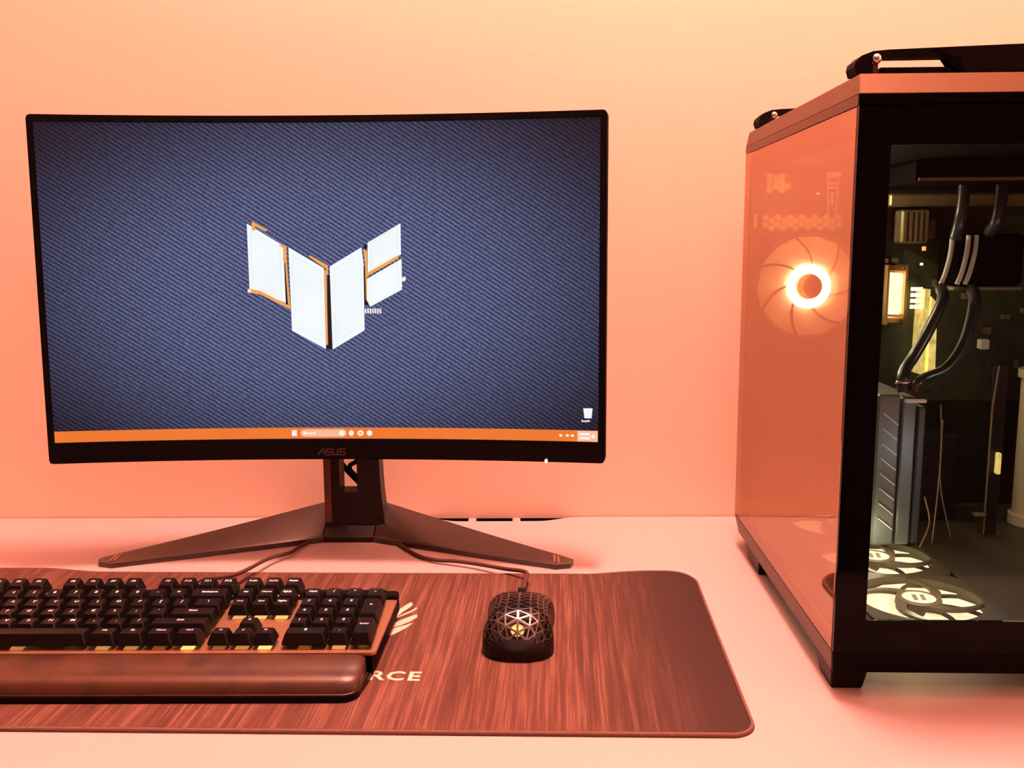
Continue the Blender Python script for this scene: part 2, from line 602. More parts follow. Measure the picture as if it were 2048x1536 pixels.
for fx in (-0.1165, -0.0585):
    obj('notch_divider', nbox(fx - 0.0052, fx + 0.0052, -ND - 0.0002, -0.001, -0.024, -0.0002, 0.0015), M['desk'], desk)
obj('notch_shade_sheet', nbox(NX0 - 0.005, NX1 + 0.005, -0.0018, -0.0009, -0.0255, -0.0012), M['matte'], desk)  # added black sheet standing in for shade inside the notch
obj('notch_shade_box', nbox(NX0 - 0.02, NX1 + 0.02, -0.0785, -0.001, -0.06, -0.0256, 0.001), M['matte'], desk)  # added black box standing in for the darkness below the notch

# ------------------------------------------------------------------ desk mat
MATX, MATY = 0.1455, 0.6405
pad = empty('desk_mat', (MATX, MATY, 0.0))
tag(pad, 'reddish brown streaked desk mat lying under the keyboard and mouse', 'desk mat')
PW, PD, PT = 0.90, 0.336, 0.003


def pad_lift(x, y):
    z = 0.0
    fx = max(0, min(1, (x + 0.11) / 0.11))
    fy = max(0, min(1, (y - 0.18) / 0.15))
    z += 0.0042 * math.sin(fx * math.pi * 0.8) * fy * fy
    gx = max(0, min(1, (-x - 0.655) / 0.05))
    z += 0.004 * gx * max(0, min(1, (y - 0.26) / 0.07))
    return z


def pad_outline(inset=0.0):
    pts = []
    def arc(cx, cy_, r, a0, a1, n):
        for i in range(n + 1):
            a = math.radians(a0 + (a1 - a0) * i / n)
            pts.append((cx + r * math.cos(a), cy_ + r * math.sin(a)))
    r = 0.020
    i = inset
    arc(-r, r, r - i, -90, 0, 8)
    rr = 0.030
    arc(-rr, PD - rr, rr - i, 0, 90, 8)
    arc(-PW + r, PD - r, r - i, 90, 180, 8)
    arc(-PW + r, r, r - i, 180, 270, 8)
    return pts


def pad_shear(x, y):
    # the rear and front edges run very slightly askew
    return 0.042 * (x + 0.30) * 0.6


def pad_point(x, y, z):
    return (x, y + pad_shear(x, y), z + pad_lift(x, y))


bm = bmesh.new()
nx, ny = 90, 34
ins = 0.0032
outl = pad_outline(ins)


def clamp_to(x, y):
    # pull grid points inside the rounded outline
    r, rr = 0.020 - ins, 0.030 - ins
    for (cx, cy_, q, sx, sy_) in ((-0.020, 0.020, r, 1, -1), (-0.030, PD - 0.030, rr, 1, 1), (-PW + 0.020, PD - 0.020, r, -1, 1), (-PW + 0.020, 0.020, r, -1, -1)):
        dx, dy = (x - cx) * sx, (y - cy_) * sy_
        if dx > 0 and dy > 0:
            mx_ = max(dx, dy)
            d = math.hypot(dx, dy)
            s = mx_ / d
            return cx + (x - cx) * s, cy_ + (y - cy_) * s
    return x, y


grid = []
for i in range(nx + 1):
    row = []
    # denser columns near the corners so the rounding is smooth
    tx = i / nx
    x = -PW + ins + (PW - 2 * ins) * (0.5 - 0.5 * math.cos(math.pi * tx))
    for j in range(ny + 1):
        ty = j / ny
        y = ins + (PD - 2 * ins) * (0.5 - 0.5 * math.cos(math.pi * ty))
        xx, yy = clamp_to(x, y)
        row.append(bm.verts.new(pad_point(xx, yy, PT)))
    grid.append(row)
for i in range(nx):
    for j in range(ny):
        bm.faces.new((grid[i][j], grid[i + 1][j], grid[i + 1][j + 1], grid[i][j + 1]))
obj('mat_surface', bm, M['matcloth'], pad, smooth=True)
# rim: rubber edge with a rolled profile all the way round
bm = bmesh.new()
rings = []
o0, o1, o2 = pad_outline(ins - 0.0004), pad_outline(0.0005), pad_outline(0.0)


def densify(p):
    out = []
    n = len(p)
    for i in range(n):
        a, b = p[i], p[(i + 1) % n]
        k = max(1, int(math.hypot(a[0] - b[0], a[1] - b[1]) / 0.012))
        for q in range(k):
            out.append((a[0] + (b[0] - a[0]) * q / k, a[1] + (b[1] - a[1]) * q / k))
    return out


def same_dense(base, other):
    out = []
    n = len(base)
    for i in range(n):
        a, b = base[i], base[(i + 1) % n]
        c, d = other[i], other[(i + 1) % n]
        k = max(1, int(math.hypot(a[0] - b[0], a[1] - b[1]) / 0.012))
        for q in range(k):
            t = q / k
            out.append((c[0] + (d[0] - c[0]) * t, c[1] + (d[1] - c[1]) * t))
    return out


om = pad_outline(ins * 0.45)
prof = [(o0, PT - 0.0006), (o0, PT + 0.0001), (om, PT + 0.0006), (o1, PT - 0.0001), (o2, PT - 0.0012), (o2, 0.0001), (o0, 0.0001)]
loops = []
for base, z in prof:
    loops.append([bm.verts.new(pad_point(x, y, z)) for x, y in same_dense(o2, base)])
for a, b in zip(loops, loops[1:] + loops[:1]):
    n = len(a)
    for i in range(n):
        j = (i + 1) % n
        bm.faces.new((a[i], a[j], b[j], b[i]))
obj('mat_rim', bm, M['matedge'], pad, smooth=True)

# printed emblem feathers and letters on the mat
FEATHERS = [
    [(-0.1614, 0.8632), (-0.1576, 0.8741), (-0.1531, 0.8854), (-0.1495, 0.8921), (-0.1467, 0.8857), (-0.1489, 0.8772), (-0.1536, 0.8671), (-0.1568, 0.8571), (-0.1592, 0.8509)],
    [(-0.1564, 0.8545), (-0.1515, 0.8627), (-0.1463, 0.87), (-0.142, 0.8784), (-0.1409, 0.8753), (-0.1451, 0.8665), (-0.1509, 0.8591), (-0.1578, 0.851)],
    [(-0.1588, 0.8372), (-0.1533, 0.8451), (-0.1471, 0.8531), (-0.139, 0.8614), (-0.1376, 0.8544), (-0.1428, 0.8438), (-0.1496, 0.8351), (-0.1582, 0.8281)],
    [(-0.1586, 0.8248), (-0.1528, 0.83), (-0.1455, 0.8353), (-0.1395, 0.8402), (-0.1434, 0.8303), (-0.1496, 0.8194), (-0.1538, 0.8129), (-0.1588, 0.8095)]]
for f in FEATHERS:
    bm = prism(bmesh.new(), [(x - MATX, y - MATY) for x, y in f], lambda u, v, t: (u, v, t), PT - 0.0002, PT + 0.0003)
    obj('printed_feather', bm, M['print'], pad)

TEXT_CACHE = {}


def text_mesh(s, size, mat, bold=0.0, extrude=0.0, align='CENTER'):
    key = (s, size, mat.name, bold, extrude, align)
    if key in TEXT_CACHE:
        return TEXT_CACHE[key]
    cu = bpy.data.curves.new('lettering', 'FONT')
    cu.body = s
    cu.size = size
    cu.offset = bold
    cu.extrude = extrude
    cu.resolution_u = 2
    cu.align_x = align
    cu.align_y = 'CENTER'
    o = bpy.data.objects.new('lettering', cu)
    COL.objects.link(o)
    bpy.context.view_layer.update()
    dg = bpy.context.evaluated_depsgraph_get()
    me = bpy.data.meshes.new_from_object(o.evaluated_get(dg))
    bpy.data.objects.remove(o)
    bpy.data.curves.remove(cu)
    me.materials.clear()
    me.materials.append(mat)
    TEXT_CACHE[key] = me
    return me


for ch, x in (('R', -0.1528), ('C', -0.1370), ('E', -0.1213)):
    meshobj('printed_letter', text_mesh(ch, 0.0225, M['print'], bold=0.0006, extrude=0.0002), pad, loc=(x - MATX, 0.7294 - MATY, PT + 0.0002))

# ------------------------------------------------------------------ monitor
MON_YAW, MON_TILT, RC = 0.0349, 0.0216, 1.87
mon = empty('curved_monitor', (-0.258, 1.10, 0.0), (0, 0, MON_YAW))
tag(mon, 'curved black monitor showing a blue desktop with a white angular emblem', 'monitor')
dv = Matrix.Rotation(-MON_YAW, 3, 'Z') @ Vector((-0.2575 + 0.258, 1.0186 - 1.10, 0.3076))
PLOC, PROT = tuple(dv), (-MON_TILT, 0, 0)


def sc(a, b, out=0.0):
    """point on the curved panel: arc length a, height b, offset out towards the viewer"""
    th = a / RC
    r = RC - out
    return (r * math.sin(th), -(RC - r * math.cos(th)), b)


HW, HH = 0.3057, 0.1869


def curved_slab(bm, a0, a1, b0, b1, out0, out1, n=32, corner=0.0):
    rings = []
    for i in range(n + 1):
        a = a0 + (a1 - a0) * i / n
        c = 0.0
        if corner:
            e = min(a - a0, a1 - a)
            if e < corner:
                c = corner - math.sqrt(max(0, corner ** 2 - (corner - e) ** 2))
        rings.append([sc(a, b0 + c, out0), sc(a, b0 + c, out1), sc(a, b1 - c, out1), sc(a, b1 - c, out0)])
    return loft(bm, rings)


def uneven_slab(a0, a1, b0, b1, out0, out1, corner):
    # samples crowded at the ends so the rounded corners read as round
    bm = bmesh.new()
    samples = [a0 + corner * (1 - math.cos(k / 6 * math.pi / 2)) for k in range(6)]
    samples += [a0 + corner + (a1 - a0 - 2 * corner) * k / 30 for k in range(31)]
    samples += [a1 - corner * (1 - math.cos(k / 6 * math.pi / 2)) for k in range(5, -1, -1)]
    rings = []
    for a in samples:
        e = min(a - a0, a1 - a)
        c = corner - math.sqrt(max(0, corner ** 2 - (corner - e) ** 2)) if e < corner else 0
        rings.append([sc(a, b0 + c, out0), sc(a, b0 + c, out1), sc(a, b1 - c, out1), sc(a, b1 - c, out0)])
    return loft(bm, rings)


AW0, AW1, AB0, AB1 = -0.2985, 0.2985, -0.1637, 0.1793
obj('housing', uneven_slab(-HW, HW, -HH, HH, -0.016, 0.0012, 0.005), M['matte'], mon, loc=PLOC, rot=PROT)
bm = bmesh.new()
rings = []
for i in range(25):
    a = -0.20 + 0.40 * i / 24
    e = math.sin(math.pi * i / 24) ** 0.5
    rings.append([sc(a, -0.11 * e - 0.01, -0.0155), sc(a, -0.08 * e - 0.01, -0.0155 - 0.036 * e), sc(a, 0.06 * e, -0.0155 - 0.036 * e), sc(a, 0.10 * e, -0.0155)])
loft(bm, rings)
obj('rear_cover', bm, M['matte'], mon, smooth=True, loc=PLOC, rot=PROT, angle=0.6)
# bezel strips sit proud of the housing
bez = obj('bottom_bezel', curved_slab(bmesh.new(), -HW + 0.0015, HW - 0.0015, -HH + 0.001, AB0, 0.0012, 0.0032), M['black'], mon, loc=PLOC, rot=PROT)
obj('top_bezel', curved_slab(bmesh.new(), -HW + 0.0015, HW - 0.0015, AB1 + 0.0004, HH - 0.001, 0.0012, 0.0024), M['black'], mon, loc=PLOC, rot=PROT)
for a0, a1 in ((-HW + 0.0015, AW0 - 0.0003), (AW1 + 0.0003, HW - 0.0015)):
    obj('side_bezel', curved_slab(bmesh.new(), a0, a1, AB0 + 0.0004, AB1, 0.0012, 0.0024, n=2), M['black'], mon, loc=PLOC, rot=PROT)
screen = obj('screen', curved_slab(bmesh.new(), AW0, AW1, AB0 + 0.0003, AB1, 0.0013, 0.0018), M['screen'], mon, smooth=True, angle=0.5, loc=PLOC, rot=PROT)


def scr_poly(name, pts, mat, out, parent=screen):
    """a flat patch of the picture, laid on the curved panel"""
    bm = bmesh.new()
    vs = [bm.verts.new((a, 0, b)) for a, b in pts]
    bm.faces.new(vs)
    a_lo, a_hi = min(p[0] for p in pts), max(p[0] for p in pts)
    k = int((a_hi - a_lo) / 0.03)
    for i in range(1, k + 1):
        x = a_lo + (a_hi - a_lo) * i / (k + 1)
        bmesh.ops.bisect_plane(bm, geom=bm.verts[:] + bm.edges[:] + bm.faces[:], plane_co=(x, 0, 0), plane_no=(1, 0, 0))
    for v in bm.verts:
        v.co = Vector(sc(v.co.x, v.co.z, out))
    ret = bmesh.ops.extrude_face_region(bm, geom=bm.faces[:])
    for v in [g for g in ret['geom'] if isinstance(g, bmesh.types.BMVert)]:
        v.co.y -= 0.00008
    return obj(name, bm, mat, parent)


def rect(a0, a1, b0, b1):
    return [(a0, b0), (a1, b0), (a1, b1), (a0, b1)]


def ell(a, b, ra, rb, n=14):
    return [(a + ra * math.cos(i * 2 * math.pi / n), b + rb * math.sin(i * 2 * math.pi / n)) for i in range(n)]


E_WHITE = [
    [(-0.0825, 0.0733), (-0.044, 0.0495), (-0.0434, -0.0126), (-0.0714, -0.0006), (-0.0823, 0.0035)],
    [(-0.0384, 0.0478), (-0.0006, 0.0251), (-0.001, -0.0632), (-0.0376, -0.0429)],
    [(0.0058, 0.0268), (0.0411, 0.0473), (0.0429, 0.0299), (0.0423, -0.0427), (0.0065, -0.0638)],
    [(0.048, 0.0523), (0.0843, 0.0727), (0.0842, 0.0393), (0.0472, 0.0198)],
    [(0.0459, 0.013), (0.0847, 0.0348), (0.0846, 0.0016), (0.0492, -0.017), (0.0454, -0.0096)]]
E_GOLD = [
    [(-0.0768, 0.0758), (-0.0603, 0.0663), (-0.0621, 0.0646), (-0.0736, 0.0708), (-0.0739, 0.0652), (-0.0772, 0.0664)],
    [(-0.0502, 0.0506), (-0.0406, 0.0494), (-0.0405, 0.0304), (-0.0388, -0.0115), (-0.038, -0.0195), (-0.0396, -0.0189), (-0.0411, -0.0115), (-0.0425, 0.0304), (-0.0446, 0.0337), (-0.0441, 0.0467)],
    [(-0.0843, 0.0029), (-0.0713, 0.0011), (-0.0384, -0.0161), (-0.0385, -0.0195), (-0.0715, -0.0028), (-0.0838, -0.0011)],
    [(-0.0155, 0.0392), (0.0041, 0.0279), (0.0038, 0.0177), (0.0021, 0.0177), (0.0017, 0.0245), (-0.0161, 0.0372)],
    [(-0.0003, 0.024), (0.0022, 0.0211), (0.0015, -0.0586), (-0.0008, -0.0586)],
    [(0.0431, 0.0457), (0.0473, 0.0434), (0.0467, 0.0198), (0.0814, 0.0387), (0.0819, 0.0354), (0.0466, 0.0159), (0.0459, -0.0096), (0.0487, -0.0125), (0.0448, -0.0096), (0.0446, 0.0288)]]
E_DARK = [
    [(-0.0432, 0.0315), (-0.0403, 0.027), (-0.0398, -0.0127), (-0.0435, -0.0149)],
    [(0.0032, 0.0177), (0.0057, 0.0177), (0.0059, -0.0638), (-0.0004, -0.0632)],
    [(0.0434, 0.049), (0.0452, 0.0512), (0.0476, 0.049), (0.0473, 0.0456), (0.0439, 0.0457)],
    [(0.0429, 0.0288), (0.0453, 0.0198), (0.0454, -0.0096), (0.0487, -0.0142), (0.0429, -0.0153)]]
for p in E_DARK: scr_poly('emblem_shadow', p, M['scr_dark'], 0.0020)
for p in E_WHITE:
    e = scr_poly('emblem_panel', p, M['scr_white'], 0.0022)
# fine pale outlines inside the white panels
for p in E_WHITE:
    cx = sum(q[0] for q in p) / len(p); cz = sum(q[1] for q in p) / len(p)
    q1 = [(cx + (x - cx) * 0.80, cz + (z - cz) * 0.86) for x, z in p]
    for a, b in zip(q1, q1[1:] + q1[:1]):
        d = Vector((b[0] - a[0], b[1] - a[1])).normalized() * 0.00035
        nn = (-d.y, d.x)
        scr_poly('emblem_outline', [(a[0] + nn[0], a[1] + nn[1]), (a[0] - nn[0], a[1] - nn[1]), (b[0] - nn[0], b[1] - nn[1]), (b[0] + nn[0], b[1] + nn[1])], M['scr_pale'], 0.00235)
for p in E_GOLD: scr_poly('emblem_gold_line', p, M['scr_gold'], 0.0025)
for k in range(7):
    scr_poly('emblem_tick', rect(0.0432 + k * 0.0027, 0.0432 + k * 0.0027 + 0.0017, -0.0242, -0.0189), M['scr_icon'], 0.0025)
scr_poly('emblem_tick', [(0.0849, 0.0146), (0.0889, 0.0157), (0.0888, 0.0112), (0.0848, 0.0101)], M['scr_icon'], 0.0025)
scr_poly('emblem_tick', ell(-0.0825, 0.001, 0.002, 0.0021), M['scr_icon'], 0.0027)

TB0, TB1 = -0.1632, -0.1508
bar = scr_poly('taskbar', rect(AW0 + 0.0004, AW1 - 0.0004, TB0, TB1), M['scr_bar'], 0.0020)
zc = (TB0 + TB1) / 2
scr_poly('taskbar_field', rect(0.2758, AW1 - 0.0006, TB0 + 0.0003, TB1 - 0.0003), M['scr_pink'], 0.0022)
scr_poly('start_button', rect(-0.0418, -0.0362, zc - 0.0034, zc + 0.0034), M['scr_icon'], 0.0022)
n = 10
pill = [(-0.028 + 0.0042 * math.cos(math.radians(90 + 180 * i / n)), zc + 0.0042 * math.sin(math.radians(90 + 180 * i / n))) for i in range(n + 1)]
pill += [(0.0150 + 0.0042 * math.cos(math.radians(-90 + 180 * i / n)), zc + 0.0042 * math.sin(math.radians(-90 + 180 * i / n))) for i in range(n + 1)]
scr_poly('search_field', pill, M['scr_pink'], 0.0022)
scr_poly('search_icon', ell(-0.0275, zc, 0.0018, 0.0018), M['scr_icon'], 0.0024)
scr_poly('search_icon', ell(0.0140, zc, 0.0034, 0.0032), M['scr_icon'], 0.0024)
for a, ra in ((0.0245, 0.0029), (0.0348, 0.0034), (0.0450, 0.0031)):
    scr_poly('taskbar_icon', ell(a, zc, ra, 0.0033), M['scr_icon'], 0.0022)
scr_poly('taskbar_icon', ell(0.0348, zc, 0.0012, 0.0012), M['scr_bar'], 0.0024)
for a in (0.2577, 0.2650, 0.2705):
    scr_poly('tray_icon', ell(a, zc + 0.0002, 0.0019, 0.0014), M['scr_icon'], 0.0022)
for b in (zc + 0.0022, zc - 0.0022):
    scr_poly('clock_line', rect(0.2775, 0.2895, b - 0.0013, b + 0.0013), M['scr_icon'], 0.0024)
scr_poly('tray_icon', ell(0.2932, zc, 0.0021, 0.0021), M['scr_icon'], 0.0024)
scr_poly('bin_icon', [(0.2821, -0.1264), (0.2922, -0.1264), (0.2912, -0.1373), (0.2835, -0.1373)], M['scr_white'], 0.0022)
for s, a, b, size in (('Recycle Bin', 0.2872, -0.1401, 0.0030), ('Search', -0.0205, zc, 0.0044)):
    me = text_mesh(s, size, M['scr_white'] if s != 'Search' else M['scr_icon'], bold=0.00015)
    p = sc(a, b, 0.0026)
    meshobj('screen_lettering', me, screen, loc=p, rot=(math.pi / 2, 0, a / RC))

# maker's mark on the bottom bezel (slanted A, S, U, S from strokes)
def stroke(pts, w, z_out=0.0034):
    bm = bmesh.new()
    for (a, b) in zip(pts[:-1], pts[1:]):
        d = Vector((b[0] - a[0], b[1] - a[1]))
        if d.length == 0: continue
        d.normalize()
        nrm = Vector((-d.y, d.x)) * w / 2
        e = d * w / 2
        q = [(a[0] - e.x + nrm.x, a[1] - e.y + nrm.y), (a[0] - e.x - nrm.x, a[1] - e.y - nrm.y), (b[0] + e.x - nrm.x, b[1] + e.y - nrm.y), (b[0] + e.x + nrm.x, b[1] + e.y + nrm.y)]
        prism(bm, q, lambda u, v, t: sc(u, v, t), 0.0031, z_out)
    return bm


LB0, LB1 = -0.1814, -0.1750
LM = (LB0 + LB1) / 2
glyphs = [
    [(-0.0130, LB0), (-0.0085, LB1), (-0.0062, LB1), (-0.0050, LB0)],
    [(0.0016, LB1), (-0.0034, LB1), (-0.0030, LM), (0.0012, LM), (0.0012, LB0), (-0.0034, LB0)],
    [(0.0036, LB1), (0.0036, LB0), (0.0088, LB0), (0.0088, LB1)],
    [(0.0170, LB1), (0.0112, LB1), (0.0114, LM), (0.0168, LM), (0.0168, LB0), (0.0108, LB0)]]
for g in glyphs:
    obj('brand_letter', stroke(g, 0.0011), M['logo'], bez)
obj('brand_letter', stroke([(-0.0082, LM - 0.0006), (-0.0055, LM - 0.0006)], 0.0009), M['logo'], bez)
obj('power_led', prism(bmesh.new(), ell(0.2419, -0.1853, 0.0015, 0.0022), lambda u, v, t: sc(u, v, t), 0.003, 0.0042), M['led_white'], mon, loc=PLOC, rot=PROT)

# stand: column with a cable hole, hub and two splayed legs
CX0, CX1, CX2 = -0.0295, 0.0355, 0.0430
CYF, CYB = 0.004, 0.034
bm = bmesh.new()
ztop, zbot = 0.30, 0.016
HX0, HX1, HZ0 = -0.0115, 0.0098, 0.058      # hole


def colx(z):
    t = min(1, max(0, (z - zbot) / 0.075))
    return CX2 + (CX1 - CX2) * t


def hb(pts): return hexa(bm, pts)


def col_block(x0b, x1b, x0t, x1t, z0, z1):
    hb([(x0b, CYF, z0), (x1b, CYF, z0), (x1b, CYB, z0), (x0b, CYB, z0), (x0t, CYF, z1), (x1t, CYF, z1), (x1t, CYB, z1), (x0t, CYB, z1)])


col_block(CX0, colx(zbot), CX0, colx(HZ0), zbot, HZ0)
col_block(CX0, HX0, CX0, HX0, HZ0, 0.135)
col_block(HX1, colx(HZ0), HX1, colx(0.135), HZ0, 0.135)
col_block(CX0, CX1, CX0, CX1, 0.135, ztop)
bmesh.ops.remove_doubles(bm, verts=bm.verts, dist=1e-5)
obj('stand_column', bm, M['stand_shade'], mon)
obj('column_lit_edge', nbox(CX0 - 0.0012, CX0 + 0.0075, CYF - 0.0022, CYF + 0.003, zbot + 0.004, 0.29, 0.001), pmat('lit_edge_colour', (0.17, 0.075, 0.04), 0.4, metal=0.4), mon)  # added strip, light on the column's left bevel put into its colour
obj('neck_mount', nbox(-0.03, 0.036, -0.033, CYF - 0.0005, 0.20, 0.28, 0.003), M['matte'], mon)


def leg(s):
    """s = -1 away from the computer, +1 towards the computer"""
    bm = bmesh.new()
    tip = Vector((s * 0.2655, -0.116 if s > 0 else -0.1125))
    hubf = Vector((s * 0.030, -0.013))
    rings = []
    n = 14
    for i in range(n + 1):
        t = i / n
        f = hubf.lerp(tip, t)
        # slight sag of the front edge towards the tip
        wid = 0.058 * (1 - t) + 0.028 * t
        hfront = 0.0062 * (1 - t) + 0.0052 * t
        hback = 0.037 * (1 - t) ** 1.15 + 0.0062 * (1 - (1 - t) ** 1.15)
        z0 = 0.0 if t < 0.02 or t > 0.9 else 0.0006
        e = max(0, (t - 0.965) / 0.035)
        wid *= (1 - 0.55 * e)
        yo = 0.012 * e
        bx_ = f.x + s * 0.004 * t
        rings.append([(f.x, f.y + yo, z0), (f.x, f.y + yo + 0.0006, hfront), (f.x + s * 0.002, f.y + yo + 0.004, hfront + 0.0012 + (hback - hfront) * 0.06),
                      (bx_, f.y + yo + wid, hback), (bx_, f.y + yo + wid + 0.001, z0)])
    if s > 0:
        rings = [r[::-1] for r in rings]
    loft(bm, rings)
    lg = obj('stand_leg', bm, M['stand'], mon, smooth=True, angle=0.35)
    for k in range(2):
        t0 = 0.944 - k * 0.018
        f = hubf.lerp(tip, t0)
        wid = 0.058 * (1 - t0) + 0.028 * t0
        hb_ = 0.037 * (1 - t0) ** 1.15 + 0.0062 * (1 - (1 - t0) ** 1.15)
        b2 = bmesh.new()
        hexa(b2, [(f.x - 0.0011, f.y + 0.006, 0.0060), (f.x + 0.0011, f.y + 0.006, 0.0060), (f.x + 0.0011, f.y + wid - 0.003, hb_ - 0.0006), (f.x - 0.0011, f.y + wid - 0.003, hb_ - 0.0006),
                  (f.x - 0.0011, f.y + 0.006, 0.0078), (f.x + 0.0011, f.y + 0.006, 0.0078), (f.x + 0.0011, f.y + wid - 0.003, hb_ + 0.0007), (f.x - 0.0011, f.y + wid - 0.003, hb_ + 0.0007)])
        obj('tip_stripe', b2, M['plate'], lg)
    return lg


leg(-1)
leg(1)
bm = bmesh.new()
rings = []
for x in (-0.0302, 0.0, 0.0302):
    k = 0.002 * (1 - abs(x) / 0.0302)
    rings.append([(x, -0.0131, 0.0), (x, -0.0125, 0.0062), (x, -0.0090, 0.0092), (x, 0.0455, 0.0375 + k), (x, 0.0465, 0.0375 + k), (x, 0.047, 0.0)])
loft(bm, rings)
obj('stand_hub', bm, M['stand_shade'], mon)
# signal lead looping behind the column hole
obj('video_cable', tube(bmesh.new(), [(-0.030, 0.050, 0.15), (-0.022, 0.046, 0.098), (-0.0129, 0.046, 0.079), (-0.0049, 0.046, 0.0694), (0.004, 0.047, 0.0595), (0.014, 0.056, 0.046), (0.020, 0.066, 0.0042)], 0.0032), M['matte'], mon, smooth=True)
obj('power_cable', tube(bmesh.new(), [(0.024, 0.050, 0.150), (0.016, 0.050, 0.100), (0.0013, 0.051, 0.0862), (-0.0075, 0.053, 0.0805), (-0.0080, 0.055, 0.0735), (-0.0010, 0.056, 0.065), (0.006, 0.060, 0.050), (0.004, 0.070, 0.0042)], 0.0030), M['matte'], mon, smooth=True)

# ------------------------------------------------------------------ keyboard
U = 0.01905
KT = 0.0483
kbd = empty('keyboard', (-0.58472, 0.72125, 0.0046), (KT, 0, 0.04775))
tag(kbd, 'full size black keyboard with floating backlit keys on a coppery metal plate', 'keyboard')
TOPZ = 0.0343
PLZ = 0.0214
KX0, KX1, KY0, KY1 = -0.010, 22.5 * U + 0.0085, -0.0138, 5.3 * U + 0.0135
# chassis under the plate
bm = bmesh.new()
prism(bm, [(KX0, KY0), (KX1 - 0.008, KY0), (KX1 - 0.001, KY1 - 0.004), (KX1 - 0.004, KY1), (KX0 + 0.004, KY1), (KX0, KY1 - 0.004)], lambda u, v, t: (u, v, t), 0.0012, PLZ - 0.0026)
obj('chassis', bm, M['matte'], kbd)
bm = bmesh.new()
prism(bm, [(KX0 - 0.001, KY0 - 0.001), (KX1 - 0.008, KY0 - 0.001), (KX1 - 0.005, KY0 + 0.002), (KX1 + 0.000, 4.65 * U), (KX0 - 0.001, 4.65 * U)], lambda u, v, t: (u, v, t), PLZ - 0.0025, PLZ)
obj('top_plate', bm, M['plate'], kbd)
obj('rear_ledge', nbox(KX0 - 0.001, 18.35 * U, 4.65 * U + 0.0002, KY1, PLZ - 0.0025, PLZ, 0.0008), M['matte'], kbd)
bm = bmesh.new()
hexa(bm, [(18.36 * U, 4.655 * U, PLZ - 0.0025), (KX1 + 0.001, 4.655 * U, PLZ - 0.0025), (KX1 - 0.006, 5.0 * U, PLZ - 0.0025), (18.36 * U, 5.0 * U, PLZ - 0.0025),
          (18.36 * U, 4.655 * U, PLZ + 0.0075), (KX1 + 0.0005, 4.655 * U, PLZ + 0.0030), (KX1 - 0.012, 4.9 * U, PLZ + 0.0085), (18.36 * U, 4.9 * U, PLZ + 0.0085)], 0.0006, 1)
obj('rear_ledge', bm, M['matte'], kbd)
for fx in (0.05, 0.38):
    obj('flip_foot', nbox(fx - 0.012, fx + 0.012, 5.0 * U, 5.0 * U + 0.012, -0.0053, 0.0010, 0.0006, 1), M['matte'], kbd)
for fx in (0.05, 0.38):
    obj('front_pad', nbox(fx - 0.016, fx + 0.016, KY0 + 0.003, KY0 + 0.009, -0.0004, 0.0011), M['matte'], kbd)

KEY_MESH = {}


def key_mesh(w, h, row):
    key = (w, h, row)
    if key in KEY_MESH:
        return KEY_MESH[key]
    W, H = w * U - 0.0011, h * U - 0.0011
    bm = bmesh.new()
    zb, zt = TOPZ - 0.0092, TOPZ
    tilt = {0: -0.0004, 1: -0.0002, 2: 0.0, 3: 0.0004, 4: 0.0009, 5: 0.0012}[row]
    tw, thh = W - 0.0058, H - 0.0062
    rings = []
    def ring(wx, hy, yo, z, dz=0.0):
        c = 0.0012
        x, y = wx / 2, hy / 2
        pts = [(-x + c, -y), (x - c, -y), (x, -y + c), (x, y - c), (x - c, y), (-x + c, y), (-x, y - c), (-x, -y + c)]
        return [(px, py + yo, z + dz * (py / max(y, 1e-6))) for px, py in pts]
    rings.append(ring(W, H, 0, zb))
    rings.append(ring(W, H, 0, zb + 0.0012))
    rings.append(ring(tw + 0.0008, thh + 0.0008, 0.0004, zt - 0.0007 + (0.0006 if row >= 4 else 0), tilt))
    rings.append(ring(tw, thh, 0.0004, zt + (0.0006 if row >= 4 else 0), tilt))
    loft(bm, rings, caps=False)
    bm.verts.ensure_lookup_table()
    top = [bm.verts[24 + i] for i in range(8)]
    low = [bm.verts[i] for i in range(7, -1, -1)]
    # shallow dish
    ctr = bm.verts.new((0, 0.0004, zt - 0.0006 + (0.0006 if row >= 4 else 0)))
    for i in range(8):
        bm.faces.new((top[i], top[(i + 1) % 8], ctr))
    bm.faces.new(low)
    me = bpy.data.meshes.new('keycap')
    bmesh.ops.recalc_face_normals(bm, faces=bm.faces)
    bm.to_mesh(me)
    bm.free()
    me.materials.append(M['keycap'])
    KEY_MESH[key] = me
    return me


SW_MESH = None


def switch_mesh():
    global SW_MESH
    if SW_MESH is None:
        bm = bmesh.new()
        hexa(bm, [(-0.0056, -0.0082, PLZ), (0.0056, -0.0082, PLZ), (0.0056, 0.0068, PLZ), (-0.0056, 0.0068, PLZ),
                  (-0.0028, -0.0068, PLZ + 0.0036), (0.0028, -0.0068, PLZ + 0.0036), (0.0028, 0.0045, PLZ + 0.0036), (-0.0028, 0.0045, PLZ + 0.0036)])
        SW_MESH = bpy.data.meshes.new('switch')
        bmesh.ops.recalc_face_normals(bm, faces=bm.faces)
        bm.to_mesh(SW_MESH)
        bm.free()
        SW_MESH.materials.append(M['switch'])
    return SW_MESH


